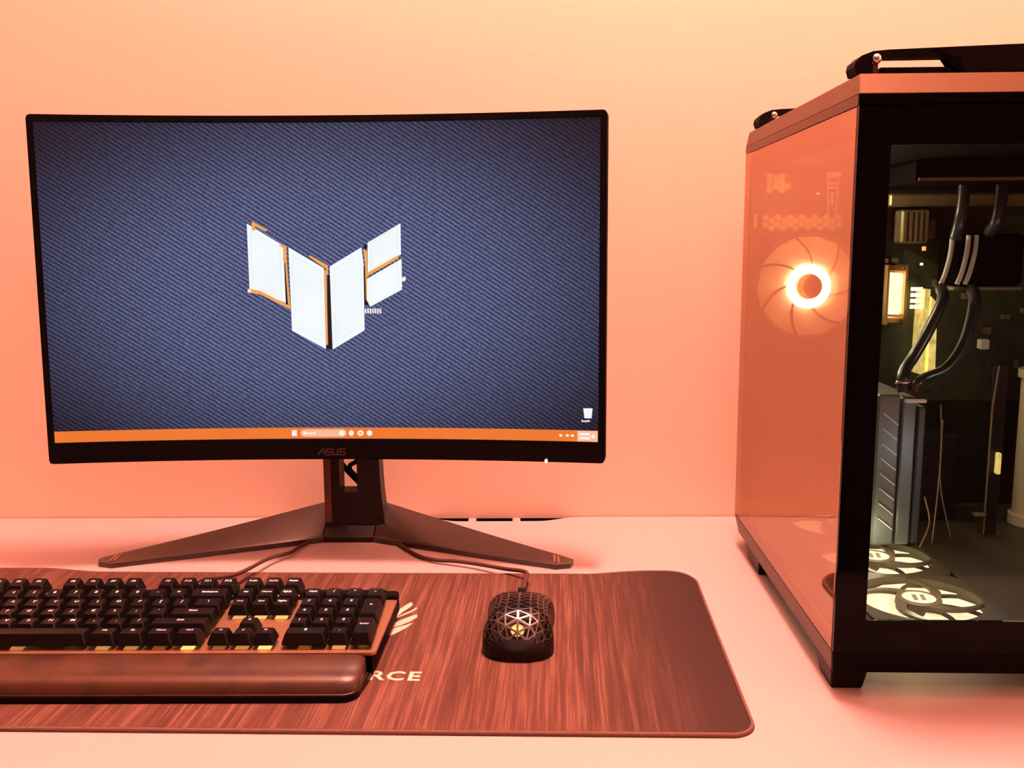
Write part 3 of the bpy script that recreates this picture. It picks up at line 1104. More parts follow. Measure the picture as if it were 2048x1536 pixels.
def key(uc, row, legend, w=1.0, h=1.0, lit=True, size=0.0052):
    r = {5: 5.3}.get(row, row)
    yc = (r + (h - 1) / 2) * U
    k = meshobj('keycap', key_mesh(w, h, row), kbd, loc=(uc * U, yc, 0))
    if legend:
        zt = TOPZ + (0.0006 if row >= 4 else 0)
        me = text_mesh(legend, size, M['legend'], bold=0.00018)
        meshobj('legend', me, k, loc=(0, 0.0016 if h == 1 else 0.003, zt + 0.00012), rot=({4: 0.10, 5: 0.12}.get(row, 0.0), 0, 0))
    s = meshobj('switch', switch_mesh(), kbd, loc=(uc * U, yc, 0))
    return k


S3 = 0.0036
key(0.5, 5, 'Esc', size=S3)
for g0, f0 in ((2.07, 1), (6.78, 5), (11.5, 9)):
    for i in range(4):
        key(g0 + i, 5, 'F%d' % (f0 + i), size=0.0044)
for i, t in enumerate(('PrtSc', 'ScrLk', 'Pause')): key(15.75 + i, 5, t, size=S3)
for i, t in enumerate('`1234567890-='): key(0.5 + i, 4, t)
key(14.0, 4, 'Backspace', w=2.0, size=S3)
key(0.75, 3, 'Tab', w=1.5, size=S3)
for i, t in enumerate('QWERTYUIOP[]'): key(2.0 + i, 3, t)
key(14.25, 3, '\\', w=1.5)
key(0.875, 2, 'Caps', w=1.75, size=S3)
for i, t in enumerate("ASDFGHJKL;'"): key(2.25 + i, 2, t)
key(13.875, 2, 'Enter', w=2.25, size=S3)
key(1.125, 1, 'Shift', w=2.25, size=S3)
for i, t in enumerate('ZXCVBNM,./'): key(2.75 + i, 1, t)
key(13.625, 1, 'Shift', w=2.75, size=S3)
for uc, t in ((0.625, 'Ctrl'), (1.875, 'Win'), (3.125, 'Alt')): key(uc, 0, t, w=1.25, size=S3)
key(6.875, 0, None, w=6.25)
for uc, t in ((10.625, 'Alt'), (11.875, 'Fn'), (13.125, 'Menu'), (14.375, 'Ctrl')): key(uc, 0, t, w=1.25, size=S3)
for i, t in enumerate(('Ins', 'Home', 'PgUp')): key(15.75 + i, 4, t, size=S3)
for i, t in enumerate(('Del', 'End', 'PgDn')): key(15.75 + i, 3, t, size=S3)
key(16.75, 1, '^')
for i, t in enumerate(('<', 'v', '>')): key(15.75 + i, 0, t)
for i, t in enumerate(('Num', '/', '*', '-')): key(19 + i, 4, t, size=S3 if len(t) > 1 else 0.0052)
for i, t in enumerate('789'): key(19 + i, 3, t)
for i, t in enumerate('456'): key(19 + i, 2, t)
for i, t in enumerate('123'): key(19 + i, 1, t)
key(22, 2, '+', h=2.0)
key(19.5, 0, '0', w=2.0)
key(21, 0, '.')
key(22, 0, 'Enter', h=2.0, size=S3)
# keyboard lead, in the keyboard's own frame
ki = kbd.matrix_basis.inverted() if False else (Matrix.Translation((-0.58472, 0.72125, 0.0046)) @ Euler((KT, 0, 0.04775)).to_matrix().to_4x4()).inverted()
kc = [(-0.372, 0.858, 0.018), (-0.362, 0.885, 0.026), (-0.3525, 0.9017, 0.022), (-0.338, 0.934, 0.016), (-0.3270, 0.998, 0.010), (-0.3130, 1.029, 0.006), (-0.310, 1.055, 0.004), (-0.302, 1.085, 0.003), (-0.28, 1.150, 0.003), (-0.20, 1.176, 0.003)]
kc = [tuple(ki @ Vector(p)) for p in kc]
obj('keyboard_cord', tube(bmesh.new(), kc, 0.0022), M['cord'], kbd, smooth=True)

# ------------------------------------------------------------------ wrist rest
wr = empty('wrist_rest', (-0.58472, 0.72125, 0.0031), (0, 0, 0.04775))
tag(wr, 'padded brown leatherette wrist rest along the front of the keyboard', 'wrist rest')
WX0, WX1 = -0.012, 22.5 * U - 0.0005
bm = bmesh.new()


def wr_ring(x, y0, y1, z0, z1):
    return [(x, y0, z0), (x, y1, z0), (x, y1, z1), (x, y0, z1)]


WY0, WY1 = -0.0585, -0.0156
# thin base tray with rounded front corners
bp = []
R_ = 0.014
for i in range(7):
    a = math.radians(-90 + 90 * i / 6)
    bp.append((WX1 - 0.004 - R_ + R_ * math.cos(a), WY0 + R_ + R_ * math.sin(a)))
bp += [(WX1, WY1), (WX0, WY1)]
for i in range(7):
    a = math.radians(180 + 90 * i / 6)
    bp.append((WX0 + 0.004 + R_ + R_ * math.cos(a), WY0 + R_ + R_ * math.sin(a)))
prism(bm, bp, lambda u, v, t: (u, v, t), 0.0, 0.0052)
obj('base_tray', bm, M['black'], wr)
# cushion: lofted pillow section along its length, rounded end
bm = bmesh.new()
secs = []
n = 44
for i in range(n + 1):
    x = WX0 + 0.0035 + (WX1 - WX0 - 0.0075) * i / n
    secs.append(x)
secs = sorted(set(secs + [WX1 - 0.004 - 0.016 * (1 - math.cos(k / 8 * math.pi / 2)) for k in range(9)]))
rings = []
for x in secs:
    e = min(1.0, max(0.0, (WX1 - 0.004 - x) / 0.016), max(0.0, (x - WX0 - 0.003) / 0.010) if x < 0.1 else 1.0)
    k = math.sqrt(max(0.0, 1 - (1 - e) ** 2))
    y0 = WY0 + 0.0022 + 0.010 * (1 - k)
    y1 = WY1 - 0.0006
    zt = 0.0056 + (0.0160 * (0.72 + 0.28 * k))
    pts = []
    m_ = 12
    for j in range(m_ + 1):
        t = j / m_
        y = y1 + (y0 - y1) * t
        # flat-ish top sloping to a rolled front
        if t < 0.62:
            z = zt - 0.0040 * (t / 0.62) + 0.0010 * math.sin(t / 0.62 * math.pi)
        else:
            q = (t - 0.62) / 0.38
            z = 0.0056 + (zt - 0.0040 - 0.0056) * math.sqrt(max(0, 1 - q ** 2.3))
        pts.append((x, y, z))
    pts.append((x, y0, 0.0053))
    pts.append((x, y1, 0.0053))
    rings.append(pts)
loft(bm, rings)
obj('cushion', bm, M['leather'], wr, smooth=True, angle=0.9)
bm = bmesh.new()
sp_pts = [(WX0 + 0.02, WY0 + 0.0016, 0.0057)]
for i in range(9):
    a = math.radians(-90 + 90 * i / 8)
    sp_pts.append((WX1 - 0.0045 - 0.0135 + 0.0135 * math.cos(a), WY0 + 0.0016 + 0.0135 + 0.0135 * math.sin(a), 0.0057))
sp_pts.append((WX1 - 0.0028, WY1 - 0.002, 0.0057))
tube(bm, sp_pts, 0.0008, n=6, spline=False)
obj('seam_piping', bm, M['leather'], wr, smooth=True)

# ------------------------------------------------------------------ mouse
MX, MY0 = -0.0372, 0.7585
mouse = empty('mouse', (MX, MY0, PT + 0.0003))
tag(mouse, 'black perforated computer mouse with a triangular lattice shell on the mat', 'mouse')
ML = 0.122


def m_half(t):
    # plan half-width along the length, t = 0 palm end, 1 button end
    if t < 0.22:
        q = 1 - t / 0.22
        return 0.0318 * (1 - q ** 2.6) ** 0.5 if q < 1 else 0.0
    w = 0.0318 - 0.0032 * math.sin((t - 0.22) / 0.5 * math.pi) if t < 0.72 else 0.0318 - 0.0012 * ((t - 0.72) / 0.28)
    if t > 0.86:
        q = (t - 0.86) / 0.14
        w *= (1 - 0.52 * q ** 2.4)
    return w


def m_top(t):
    h = 0.0385 * (1 - ((t - 0.36) / 0.80) ** 2)
    if t < 0.30:
        q = 1 - t / 0.30
        h *= (1 - q ** 2.4 * 0.72)
    if t > 0.9:
        h *= 1 - 0.22 * ((t - 0.9) / 0.1) ** 2
    return h


def m_pt(t, s, shrink=0.0):
    """s in -1..1 across the upper shell, superelliptic section"""
    w, h = max(0.0, m_half(t) - shrink), max(0.004, m_top(t) - shrink)
    a = s * math.pi / 2
    x = math.copysign(abs(math.sin(a)) ** 0.72, a) * w
    z = 0.003 + (h - 0.003) * abs(math.cos(a)) ** 0.62
    return Vector((x, t * ML, z))


def shell_grid(t0, t1, s0, s1, nt, ns, shrink=0.0, thick=0.0014, cap=False):
    bm = bmesh.new()
    g = [[bm.verts.new(m_pt(t0 + (t1 - t0) * i / nt, s0 + (s1 - s0) * j / ns, shrink)) for j in range(ns + 1)] for i in range(nt + 1)]
    for i in range(nt):
        for j in range(ns):
            bm.faces.new((g[i][j], g[i][j + 1], g[i + 1][j + 1], g[i + 1][j]))
    if cap:
        bm.faces.new(g[0])
    bmesh.ops.recalc_face_normals(bm, faces=bm.faces)
    bmesh.ops.solidify(bm, geom=bm.faces[:], thickness=thick)
    return bm


# base plate and solid lower skirt
bm = bmesh.new()
rings = []
for z, k in ((0.0, 0.94), (0.0015, 1.0), (0.004, 1.0)):
    ring = []
    for i in range(24):
        t = 0.012 + (0.988 - 0.012) * i / 23
        ring.append((m_half(t) * k, t * ML, z))
    for i in range(23, -1, -1):
        t = 0.012 + (0.988 - 0.012) * i / 23
        ring.append((-m_half(t) * k, t * ML, z))
    rings.append(ring)
loft(bm, rings)
obj('base', bm, M['mouse'], mouse, smooth=True, angle=0.5)
obj('palm_skirt', shell_grid(0.006, 0.055, -1, 1, 6, 30, cap=True), M['mouse'], mouse, smooth=True, angle=0.7)
for s0, s1 in ((-1.0, -0.78), (0.78, 1.0)):
    obj('side_grip', shell_grid(0.055, 0.985, s0, s1, 22, 6), M['mouse'], mouse, smooth=True, angle=0.7)
obj('front_lip', shell_grid(0.93, 0.988, -0.78, 0.78, 4, 20), M['mouse'], mouse, smooth=True, angle=0.7)


def lattice(t0, t1, s0, s1, nt, ns, hole=0.70):
    """open triangular lattice: every triangle keeps only a rim"""
    bm = bmesh.new()
    P = {}
    for j in range(ns + 1):
        off = 0.5 if j % 2 else 0.0
        for i in range(nt + 2):
            tt = (i - off) / nt
            tt = max(0.0, min(1.0, tt))
            P[(i, j)] = m_pt(t0 + (t1 - t0) * tt, s0 + (s1 - s0) * j / ns)
    tris = []
    for j in range(ns):
        for i in range(nt + 1):
            if j % 2 == 0:
                tris.append(((i, j), (i + 1, j + 1), (i, j + 1)))
                tris.append(((i, j), (i + 1, j), (i + 1, j + 1)))
            else:
                tris.append(((i, j), (i + 1, j), (i, j + 1)))
                tris.append(((i + 1, j), (i + 1, j + 1), (i, j + 1)))
    for a, b, c in tris:
        if not all(k in P for k in (a, b, c)): continue
        A, B, C = P[a], P[b], P[c]
        if (B - A).cross(C - A).length < 4e-6: continue
        ctr = (A + B + C) / 3
        o = [bm.verts.new(v) for v in (A, B, C)]
        q = [bm.verts.new(ctr + (v - ctr) * hole) for v in (A, B, C)]
        for x in range(3):
            y = (x + 1) % 3
            bm.faces.new((o[x], o[y], q[y], q[x]))
    bmesh.ops.remove_doubles(bm, verts=bm.verts, dist=1e-5)
    bmesh.ops.recalc_face_normals(bm, faces=bm.faces)
    bmesh.ops.solidify(bm, geom=bm.faces[:], thickness=0.0013)
    return bm


obj('lattice_shell', lattice(0.05, 0.62, -0.78, 0.78, 8, 10, hole=0.72), M['lattice'], mouse)
for s0, s1, n_ in ((-0.78, -0.06, 5), (0.06, 0.78, 5)):
    obj('click_button', lattice(0.63, 0.935, s0, s1, 4, n_, hole=0.62), M['lattice'], mouse)
obj('inner_core', shell_grid(0.05, 0.95, -0.95, 0.95, 20, 20, shrink=0.006, thick=0.001), pmat('mouse_core', (0.004, 0.004, 0.004), 0.8, var=0.2), mouse, smooth=True)
gl_c = m_pt(0.13, 0.0, 0.0045)
obj('inner_led', cyl(bmesh.new(), gl_c - Vector((0, 0, 0.002)), (0, -0.8, 1), 0.0058, 0.0012, 20), emat('mouse_led', (1.0, 0.36, 0.08), 1.5, var=0.6, scale=120), mouse)
obj('scroll_wheel', cyl(bmesh.new(), (-0.0035, 0.80 * ML, m_top(0.80) - 0.0055), (1, 0, 0), 0.0085, 0.007, 24), M['strap'], mouse)
lo = lambda x, y, z: (x - MX, y - MY0, z - PT - 0.0003)
obj('cord_boot', tube(bmesh.new(), [lo(-0.0385, 0.876, 0.0135), lo(-0.0385, 0.892, 0.0125)], lambda t: 0.0046 - 0.0016 * t, n=12, spline=False), M['mouse'], mouse, smooth=True)
mc = [(-0.0385, 0.889, 0.0125), (-0.0362, 0.925, 0.0145), (-0.0350, 0.948, 0.0135), (-0.0400, 0.9630, 0.0115), (-0.060, 0.978, 0.0085), (-0.0905, 0.997, 0.0065), (-0.108, 1.005, 0.006), (-0.122, 1.010, 0.0055), (-0.140, 1.016, 0.004), (-0.160, 1.030, 0.0028), (-0.1805, 1.056, 0.0026), (-0.195, 1.078, 0.0026), (-0.2015, 1.081, 0.0026)]
mc = mc[:-1] + [(-0.197, 1.0795, 0.0026)]
obj('mouse_cord', tube(bmesh.new(), [lo(*p) for p in mc], 0.0022), M['cord'], mouse, smooth=True)

# ------------------------------------------------------------------ desktop computer
CX, CY, CYAW = 0.2150, 0.7137, 0.0183
pc = empty('desktop_computer', (CX, CY, 0), (0, 0, CYAW))
tag(pc, 'black glass panelled desktop computer with lit fans inside and strap handles on top', 'computer')
CW, CD, GZ0, GZ1 = 0.408, 0.3856, 0.0382, 0.4561
TZ0, TZ1 = 0.4641, 0.4800

# top rail: bevelled frustum, black band below it
bm = bmesh.new()
hexa(bm, [(0.0005, 0.0, GZ1 + 0.0012), (CW, 0.0, GZ1 + 0.0012), (CW, CD, GZ1 + 0.0012), (0.0005, CD, GZ1 + 0.0012),
          (0.0005, 0.0, TZ0 - 0.0001), (CW, 0.0, TZ0 - 0.0001), (CW, CD, TZ0 - 0.0001), (0.0005, CD, TZ0 - 0.0001)])
obj('upper_frame', bm, M['gloss'], pc)
bm = bmesh.new()
hexa(bm, [(-0.0004, -0.0004, TZ0), (CW, -0.0004, TZ0), (CW, CD + 0.0004, TZ0), (-0.0004, CD + 0.0004, TZ0),
          (0.0026, 0.011, TZ1), (CW - 0.004, 0.011, TZ1), (CW - 0.004, CD - 0.001, TZ1), (0.0026, CD - 0.001, TZ1)], 0.0007, 1)
obj('top_cover', bm, M['casemetal'], pc)
bm = bmesh.new()
hexa(bm, [(-0.0006, 0.0016, GZ1 + 0.0002), (0.0004, 0.0016, GZ1 + 0.0002), (0.0004, CD, GZ1 + 0.0002), (-0.0006, CD, GZ1 + 0.0002),
          (-0.0004, 0.0016, TZ0 - 0.00002), (0.0004, 0.0016, TZ0 - 0.00002), (0.0004, CD, TZ0 - 0.00002), (-0.0004, CD, TZ0 - 0.00002)])
obj('side_trim', bm, M['casemetal'], pc)

# bottom skirt: leaning inwards, metal along the short side, black along the long side
SZ = 0.0160
bm = bmesh.new()
hexa(bm, [(0.0042, 0.016, SZ), (0.010, 0.016, SZ), (0.010, CD - 0.004, SZ), (0.0042, CD - 0.004, SZ),
          (-0.0003, 0.0035, GZ0 - 0.0006), (0.010, 0.0035, GZ0 - 0.0006), (0.010, CD, GZ0 - 0.0006), (-0.0003, CD, GZ0 - 0.0006)])
obj('short_skirt', bm, M['casemetal'], pc)
bm = bmesh.new()
hexa(bm, [(0.0045, 0.012, SZ), (CW - 0.004, 0.012, SZ), (CW - 0.004, 0.0158, SZ), (0.0045, 0.0158, SZ),
          (0.0, 0.0002, GZ0 - 0.0006), (CW, 0.0002, GZ0 - 0.0006), (CW, 0.0033, GZ0 - 0.0006), (0.0, 0.0033, GZ0 - 0.0006)])
obj('long_skirt', bm, M['matte'], pc)
bm = bmesh.new()
hexa(bm, [(0.0045, CD - 0.006, SZ), (CW - 0.004, CD - 0.006, SZ), (CW - 0.004, CD - 0.0042, SZ), (0.0045, CD - 0.0042, SZ),
          (0.0, CD - 0.003, GZ0 - 0.0006), (CW, CD - 0.003, GZ0 - 0.0006), (CW, CD, GZ0 - 0.0006), (0.0, CD, GZ0 - 0.0006)])
obj('rear_skirt', bm, M['black'], pc)

# feet
for (b0, b1) in ((0.016, 0.062), (0.275, 0.345)):
    for (a0, a1) in ((0.004, 0.034), (CW - 0.036, CW - 0.006)):
        bm = bmesh.new()
        hexa(bm, [(a0 + 0.001, b0 + 0.004 if b0 > 0.1 else b0, 0.0), (a1 - 0.004, b0 + 0.004 if b0 > 0.1 else b0, 0.0), (a1 - 0.004, b1 - 0.014, 0.0), (a0 + 0.001, b1 - 0.014, 0.0),
                  (a0, b0 - 0.001, SZ + 0.001), (a1, b0 - 0.001, SZ + 0.001), (a1, b1, SZ + 0.001), (a0, b1, SZ + 0.001)], 0.0012, 1)
        obj('foot', bm, M['black'], pc)

# front glass (short side): bronze-tinted mirror glass
obj('front_glass', nbox(-0.0004, 0.0036, 0.0040, CD, GZ0, GZ1, 0.0006, 1), M['bronze'], pc)
# long side: painted border of the glass and the clear pane inside it
WA0, WA1, WZ0, WZ1 = 0.0241, CW - 0.022, 0.0643, 0.4281
border = [('glass_border', (0.0, WA0, 0.0, 0.0036, GZ0, GZ1)), ('glass_border', (WA1, CW, 0.0, 0.0036, GZ0, GZ1)),
          ('glass_border', (WA0 + 0.00005, WA1 - 0.00005, 0.0, 0.0036, GZ0, WZ0)), ('glass_border', (WA0 + 0.00005, WA1 - 0.00005, 0.0, 0.0036, WZ1, GZ1))]
for nme, d in border:
    obj(nme, nbox(*d), M['gloss'], pc)
obj('side_glass', nbox(WA0 + 0.0001, WA1 - 0.0001, 0.0006, 0.0034, WZ0 + 0.0001, WZ1 - 0.0001), M['glass'], pc)
# corner edge of the glass
obj('corner_seal', nbox(0.0005, 0.0030, 0.0037, 0.0040, GZ0, GZ1), M['matte'], pc)

# shell: far side, end wall, inner floor (with openings under the fans), inner roof
BK = 0.374
back = obj('tray_panel', nbox(0.0045, CW - 0.004, BK, CD - 0.001, GZ0, GZ1), pmat('painted_tray', (0.018, 0.015, 0.013), 0.55, metal=0.1, var=0.15, scale=20), pc)
obj('end_wall', nbox(CW - 0.0038, CW, 0.0040, CD - 0.001, GZ0, GZ1), M['darkmetal'], pc)
obj('inner_roof', nbox(0.0045, CW - 0.004, 0.0045, BK - 0.0005, 0.434, GZ1 - 0.001), M['void'], pc)
FZ = 0.056
FAX = 0.0935
FANS = [(FAX, 0.0715), (FAX, 0.181), (FAX, 0.290)]
FR = 0.0525
# inner floor as strips around the fan column
for (a0, a1, b0, b1) in ((0.0045, FAX - FR - 0.003, 0.0045, BK - 0.001), (FAX + FR + 0.003, CW - 0.004, 0.0045, BK - 0.001),
                         (FAX - FR - 0.0028, FAX + FR + 0.0028, 0.0045, 0.0160), (FAX - FR - 0.0028, FAX + FR + 0.0028, 0.3455, BK - 0.001)):
    obj('inner_floor', nbox(a0, a1, b0, b1, FZ - 0.006, FZ - 0.001), pmat('floor_paint', (0.10, 0.09, 0.06), 0.5, metal=0.2, var=0.15, scale=40), pc)


def fan(cx, cyy, z, label_side=True):
    """case fan lying flat, square frame with round opening, swept blades"""
    R0 = FR
    h = 0.012
    bm = bmesh.new()
    n = 48
    outer, inner = [], []
    for i in range(n):
        a = i * 2 * math.pi / n + math.pi / 4
        c, s = math.cos(a), math.sin(a)
        k = (R0 + 0.0022) / max(abs(c), abs(s))
        k = min(k, (R0 + 0.0022) * 1.33)
        outer.append((c * k, s * k))
        inner.append((c * (R0 - 0.0012), s * (R0 - 0.0012)))
    vo = [[bm.verts.new((x, y, zz)) for x, y in outer] for zz in (z - h, z)]
    vi = [[bm.verts.new((x, y, zz)) for x, y in inner] for zz in (z - h, z)]
    for i in range(n):
        j = (i + 1) % n
        bm.faces.new((vo[1][i], vo[1][j], vi[1][j], vi[1][i]))
        bm.faces.new((vo[0][i], vi[0][i], vi[0][j], vo[0][j]))
        bm.faces.new((vo[0][i], vo[0][j], vo[1][j], vo[1][i]))
        bm.faces.new((vi[0][i], vi[1][i], vi[1][j], vi[0][j]))
    fr = obj('case_fan', bm, M['fanframe'], pc, loc=(cx, cyy, 0))
    obj('fan_hub', cyl(bmesh.new(), (0, 0, z - h + 0.001), (0, 0, 1), 0.0195, h - 0.0012, 32, 0.0185), M['hub'], fr)
    obj('hub_sticker', cyl(bmesh.new(), (0, 0, z - 0.0001), (0, 0, 1), 0.0138, 0.0004, 28), M['label'], fr)
    for dx in (-0.0034, 0.0034):
        b2 = bmesh.new()
        hexa(b2, [(dx - 0.0018 - 0.001, -0.006, z + 0.0003), (dx + 0.0018 - 0.001, -0.006, z + 0.0003), (dx + 0.0018 + 0.001, 0.006, z + 0.0003), (dx - 0.0018 + 0.001, 0.006, z + 0.0003),
                  (dx - 0.0018 - 0.001, -0.006, z + 0.0006), (dx + 0.0018 - 0.001, -0.006, z + 0.0006), (dx + 0.0018 + 0.001, 0.006, z + 0.0006), (dx - 0.0018 + 0.001, 0.006, z + 0.0006)])
        obj('sticker_mark', b2, M['hub'], fr)
    nb = 7
    for k in range(nb):
        a0 = k * 2 * math.pi / nb + 0.55
        b2 = bmesh.new()
        rr = []
        steps = 8
        for i in range(steps + 1):
            t = i / steps
            r = 0.0192 + (R0 - 0.0030 - 0.0192) * t
            sweep = a0 - 0.50 * t
            wid = 0.80 + 0.06 * t
            zlo, zhi = z - 0.0095, z - 0.0056
            p0 = (r * math.cos(sweep - wid / 2), r * math.sin(sweep - wid / 2))
            pm = (r * math.cos(sweep), r * math.sin(sweep))
            p1 = (r * math.cos(sweep + wid / 2), r * math.sin(sweep + wid / 2))
            zm = (zlo + zhi) / 2 + 0.0008
            rr.append([(p0[0], p0[1], zhi), (pm[0], pm[1], zm), (p1[0], p1[1], zlo), (p1[0], p1[1], zlo - 0.0007), (pm[0], pm[1], zm - 0.0007), (p0[0], p0[1], zhi - 0.0007)])
        loft(b2, rr)
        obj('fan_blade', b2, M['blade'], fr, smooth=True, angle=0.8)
    for k in range(4):
        a0 = k * 2 * math.pi / 4 + 0.35
        b2 = bmesh.new()
        rr = []
        for i in range(9):
            t = i / 8
            r = 0.0170 + (R0 - 0.0008 - 0.0170) * t
            sw = a0 + 1.05 * t
            half = (0.0062 * (1 - t) + 0.0022 * t) / r
            rr.append([(r * math.cos(sw - half), r * math.sin(sw - half), z - 0.0036), (r * math.cos(sw + half), r * math.sin(sw + half), z - 0.0036),
                       (r * math.cos(sw + half), r * math.sin(sw + half), z - 0.0006), (r * math.cos(sw - half), r * math.sin(sw - half), z - 0.0006)])
        loft(b2, rr)
        obj('fan_strut', b2, M['hub'], fr)
    return fr


for (fa, fb) in FANS:
    fan(fa, fb, FZ)


def point_light(name, loc, power, col, radius=0.01):
    d = bpy.data.lights.new(name, 'POINT')
    d.energy = power
    d.color = col
    d.shadow_soft_size = radius
    o = bpy.data.objects.new(name, d)
    COL.objects.link(o)
    o.parent = pc
    o.location = loc
    return o


WARM = (1.0, 0.80, 0.48)
for (fa, fb) in FANS[:2]:
    point_light('fan_and_fill_led', (fa, fb, FZ - 0.016), 0.016, (1.0, 0.62, 0.22), 0.012)
    point_light('fan_and_fill_led', (fa, fb, FZ + 0.02), 0.05, WARM, 0.003)

# light-ring fan on the tray, seen through the bronze glass
RFA, RFZ = 0.0693, 0.3087
ringfan = obj('side_fan', bmesh.ops and torus(bmesh.new(), (0, 0, 0), (0, 1, 0), 0.0585, 0.0018, 48, 8), M['fanframe'], pc, smooth=True, loc=(RFA, BK - 0.006, RFZ))
obj('fan_hub', cyl(bmesh.new(), (0, -0.011, 0), (0, 1, 0), 0.0138, 0.010, 32), pmat('ring_fan_hub', (0.50, 0.25, 0.12), 0.5), ringfan)
obj('light_ring', torus(bmesh.new(), (0, -0.006, 0), (0, 1, 0), 0.0197, 0.0053, 48, 10), M['ring'], ringfan, smooth=True)
for k in range(7):
    a0 = k * 2 * math.pi / 7
    b2 = bmesh.new()
    rr = []
    for i in range(7):
        t = i / 6
        r = 0.023 + (0.0562 - 0.023) * t
        s_ = a0 + 0.5 * t
        w_ = 0.82
        pts = [(r * math.cos(s_ + (q - 0.5) * w_), r * math.sin(s_ + (q - 0.5) * w_)) for q in (0, 0.5, 1)]
        rr.append([(pts[0][0], -0.003, pts[0][1]), (pts[1][0], -0.0012, pts[1][1]), (pts[2][0], 0.0006, pts[2][1]), (pts[2][0], 0.0013, pts[2][1]), (pts[1][0], -0.0005, pts[1][1]), (pts[0][0], -0.0023, pts[0][1])])
    loft(b2, rr)
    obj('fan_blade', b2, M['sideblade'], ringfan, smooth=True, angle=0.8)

# hexagon vents and cable connector on the tray
M['hexpale'] = pmat('vent_insert', (0.85, 0.6, 0.45), 0.6, var=0.05, scale=60)


def hexagon(a, z, r, parent=back):
    pts = [(a + r * math.cos(math.radians(60 * i)), z + r * math.sin(math.radians(60 * i))) for i in range(6)]
    return obj('vent_hexagon', prism(bmesh.new(), pts, lambda u, v, t: (u, t, v), BK - 0.0018, BK - 0.0001), M['hexpale'], parent)


HR = 0.0042
for (i, j) in ((0, 0), (2, 0), (1, 0.5), (0, 1), (2, 1), (1, 1.5), (3, 1.5), (0, 2), (2, 2)):
    hexagon(0.0245 + i * HR * 1.62, 0.4315 - j * HR * 1.86, HR * 0.94)
for i in range(13):
    for j in range(2):
        hexagon(0.0215 + i * HR * 1.62, 0.3855 - (j + (0.5 if i % 2 else 0)) * HR * 1.86, HR * 0.94)
obj('vent_bar', nbox(0.0075, 0.0122, BK - 0.0018, BK - 0.0001, 0.3735, 0.3895, 0.0008, 1), M['hexpale'], back)
con = obj('cable_connector', nbox(0.0868, 0.1010, BK - 0.010, BK - 0.0002, 0.4285, 0.4435, 0.001, 1), M['hexpale'], pc)
for x0, x1, z0, z1 in ((0.0862, 0.0885, 0.446, 0.4545), (0.0995, 0.1018, 0.446, 0.4555), (0.0872, 0.1008, 0.4455, 0.4478), (0.0890, 0.0985, 0.4212, 0.4240), (0.0895, 0.0980, 0.4160, 0.4186), (0.0925, 0.0950, 0.399, 0.4135)):
    obj('connector_pin', nbox(x0, x1, BK - 0.006, BK - 0.0002, z0, z1, 0.0004, 1), M['hexpale'], con)
obj('connector_loop', tube(bmesh.new(), [(0.0880, BK - 0.003, 0.4280), (0.0895, BK - 0.003, 0.405), (0.0915, BK - 0.003, 0.384), (0.0945, BK - 0.003, 0.3765), (0.0975, BK - 0.003, 0.384), (0.0990, BK - 0.003, 0.405), (0.1002, BK - 0.003, 0.4280)], 0.0009, n=6), M['hexpale'], con, smooth=True)

point_light('fan_and_fill_led', (0.050, 0.300, 0.408), 0.60, WARM, 0.001)  # added fill light to brighten the hexagons, apart from the fan's ring

# motherboard with its furniture
PB = 0.366
mb = obj('motherboard', nbox(0.138, 0.385, PB, PB + 0.002, 0.178, 0.405), M['pcb'], pc)
obj('heatsink', nbox(0.160, 0.190, 0.338, PB - 0.0002, 0.356, 0.392, 0.002, 1), M['tan'], mb)
for k in range(5):
    obj('heatsink_fin', nbox(0.1615 + k * 0.0057, 0.1645 + k * 0.0057, 0.3345, 0.3379, 0.358, 0.390), M['tan'], mb)
obj('heatsink', nbox(0.192, 0.200, 0.345, PB - 0.0002, 0.362, 0.382, 0.001, 1), M['tan'], mb)
obj('heatsink', nbox(0.145, 0.372, 0.335, PB - 0.0002, 0.3955, 0.409, 0.002, 1), M['tan'], mb)
ramA = obj('memory_stick', nbox(0.1435, 0.1462, 0.326, PB - 0.0002, 0.268, 0.333, 0.0005, 1), M['ramframe'], mb)
obj('memory_stick', nbox(0.1632, 0.1658, 0.326, PB - 0.0002, 0.268, 0.333, 0.0005, 1), M['ramframe'], mb)
obj('light_bar', nbox(0.1475, 0.1622, 0.330, PB - 0.0002, 0.279, 0.324, 0.002, 1), M['ram'], mb)
for z0 in (0.2695, 0.3262):
    obj('memory_clip', nbox(0.1464, 0.1630, 0.329, PB - 0.0002, z0, z0 + 0.006, 0.001, 1), M['ramframe'], mb)
for (x, z) in ((0.150, 0.3372), (0.1605, 0.3372)):
    obj('capacitor', cyl(bmesh.new(), (x, 0.350, z), (0, 1, 0), 0.0026, 0.0155, 14), M['tan'], mb)
for i in range(3):
    for j in range(4):
        obj('status_led', nbox(0.1775 + i * 0.0045, 0.1805 + i * 0.0045, 0.345, 0.3475, 0.2845 + j * 0.0065, 0.2885 + j * 0.0065), M['led_warm'], mb)
obj('status_led', nbox(0.188, 0.1915, 0.348, 0.3505, 0.348, 0.3525), M['led_red'], mb)
obj('status_led', nbox(0.187, 0.1893, 0.348, 0.3505, 0.332, 0.3345), M['led_warm'], mb)
bm = bmesh.new()
hexa(bm, [(0.1890, 0.340, 0.212), (0.1945, 0.340, 0.212), (0.1945, PB - 0.0002, 0.212), (0.1890, PB - 0.0002, 0.212), (0.1905, 0.340, 0.306), (0.1962, 0.340, 0.306), (0.1962, PB - 0.0002, 0.306), (0.1905, PB - 0.0002, 0.306)])
obj('light_strip', bm, M['strip'], mb)
bm = bmesh.new()
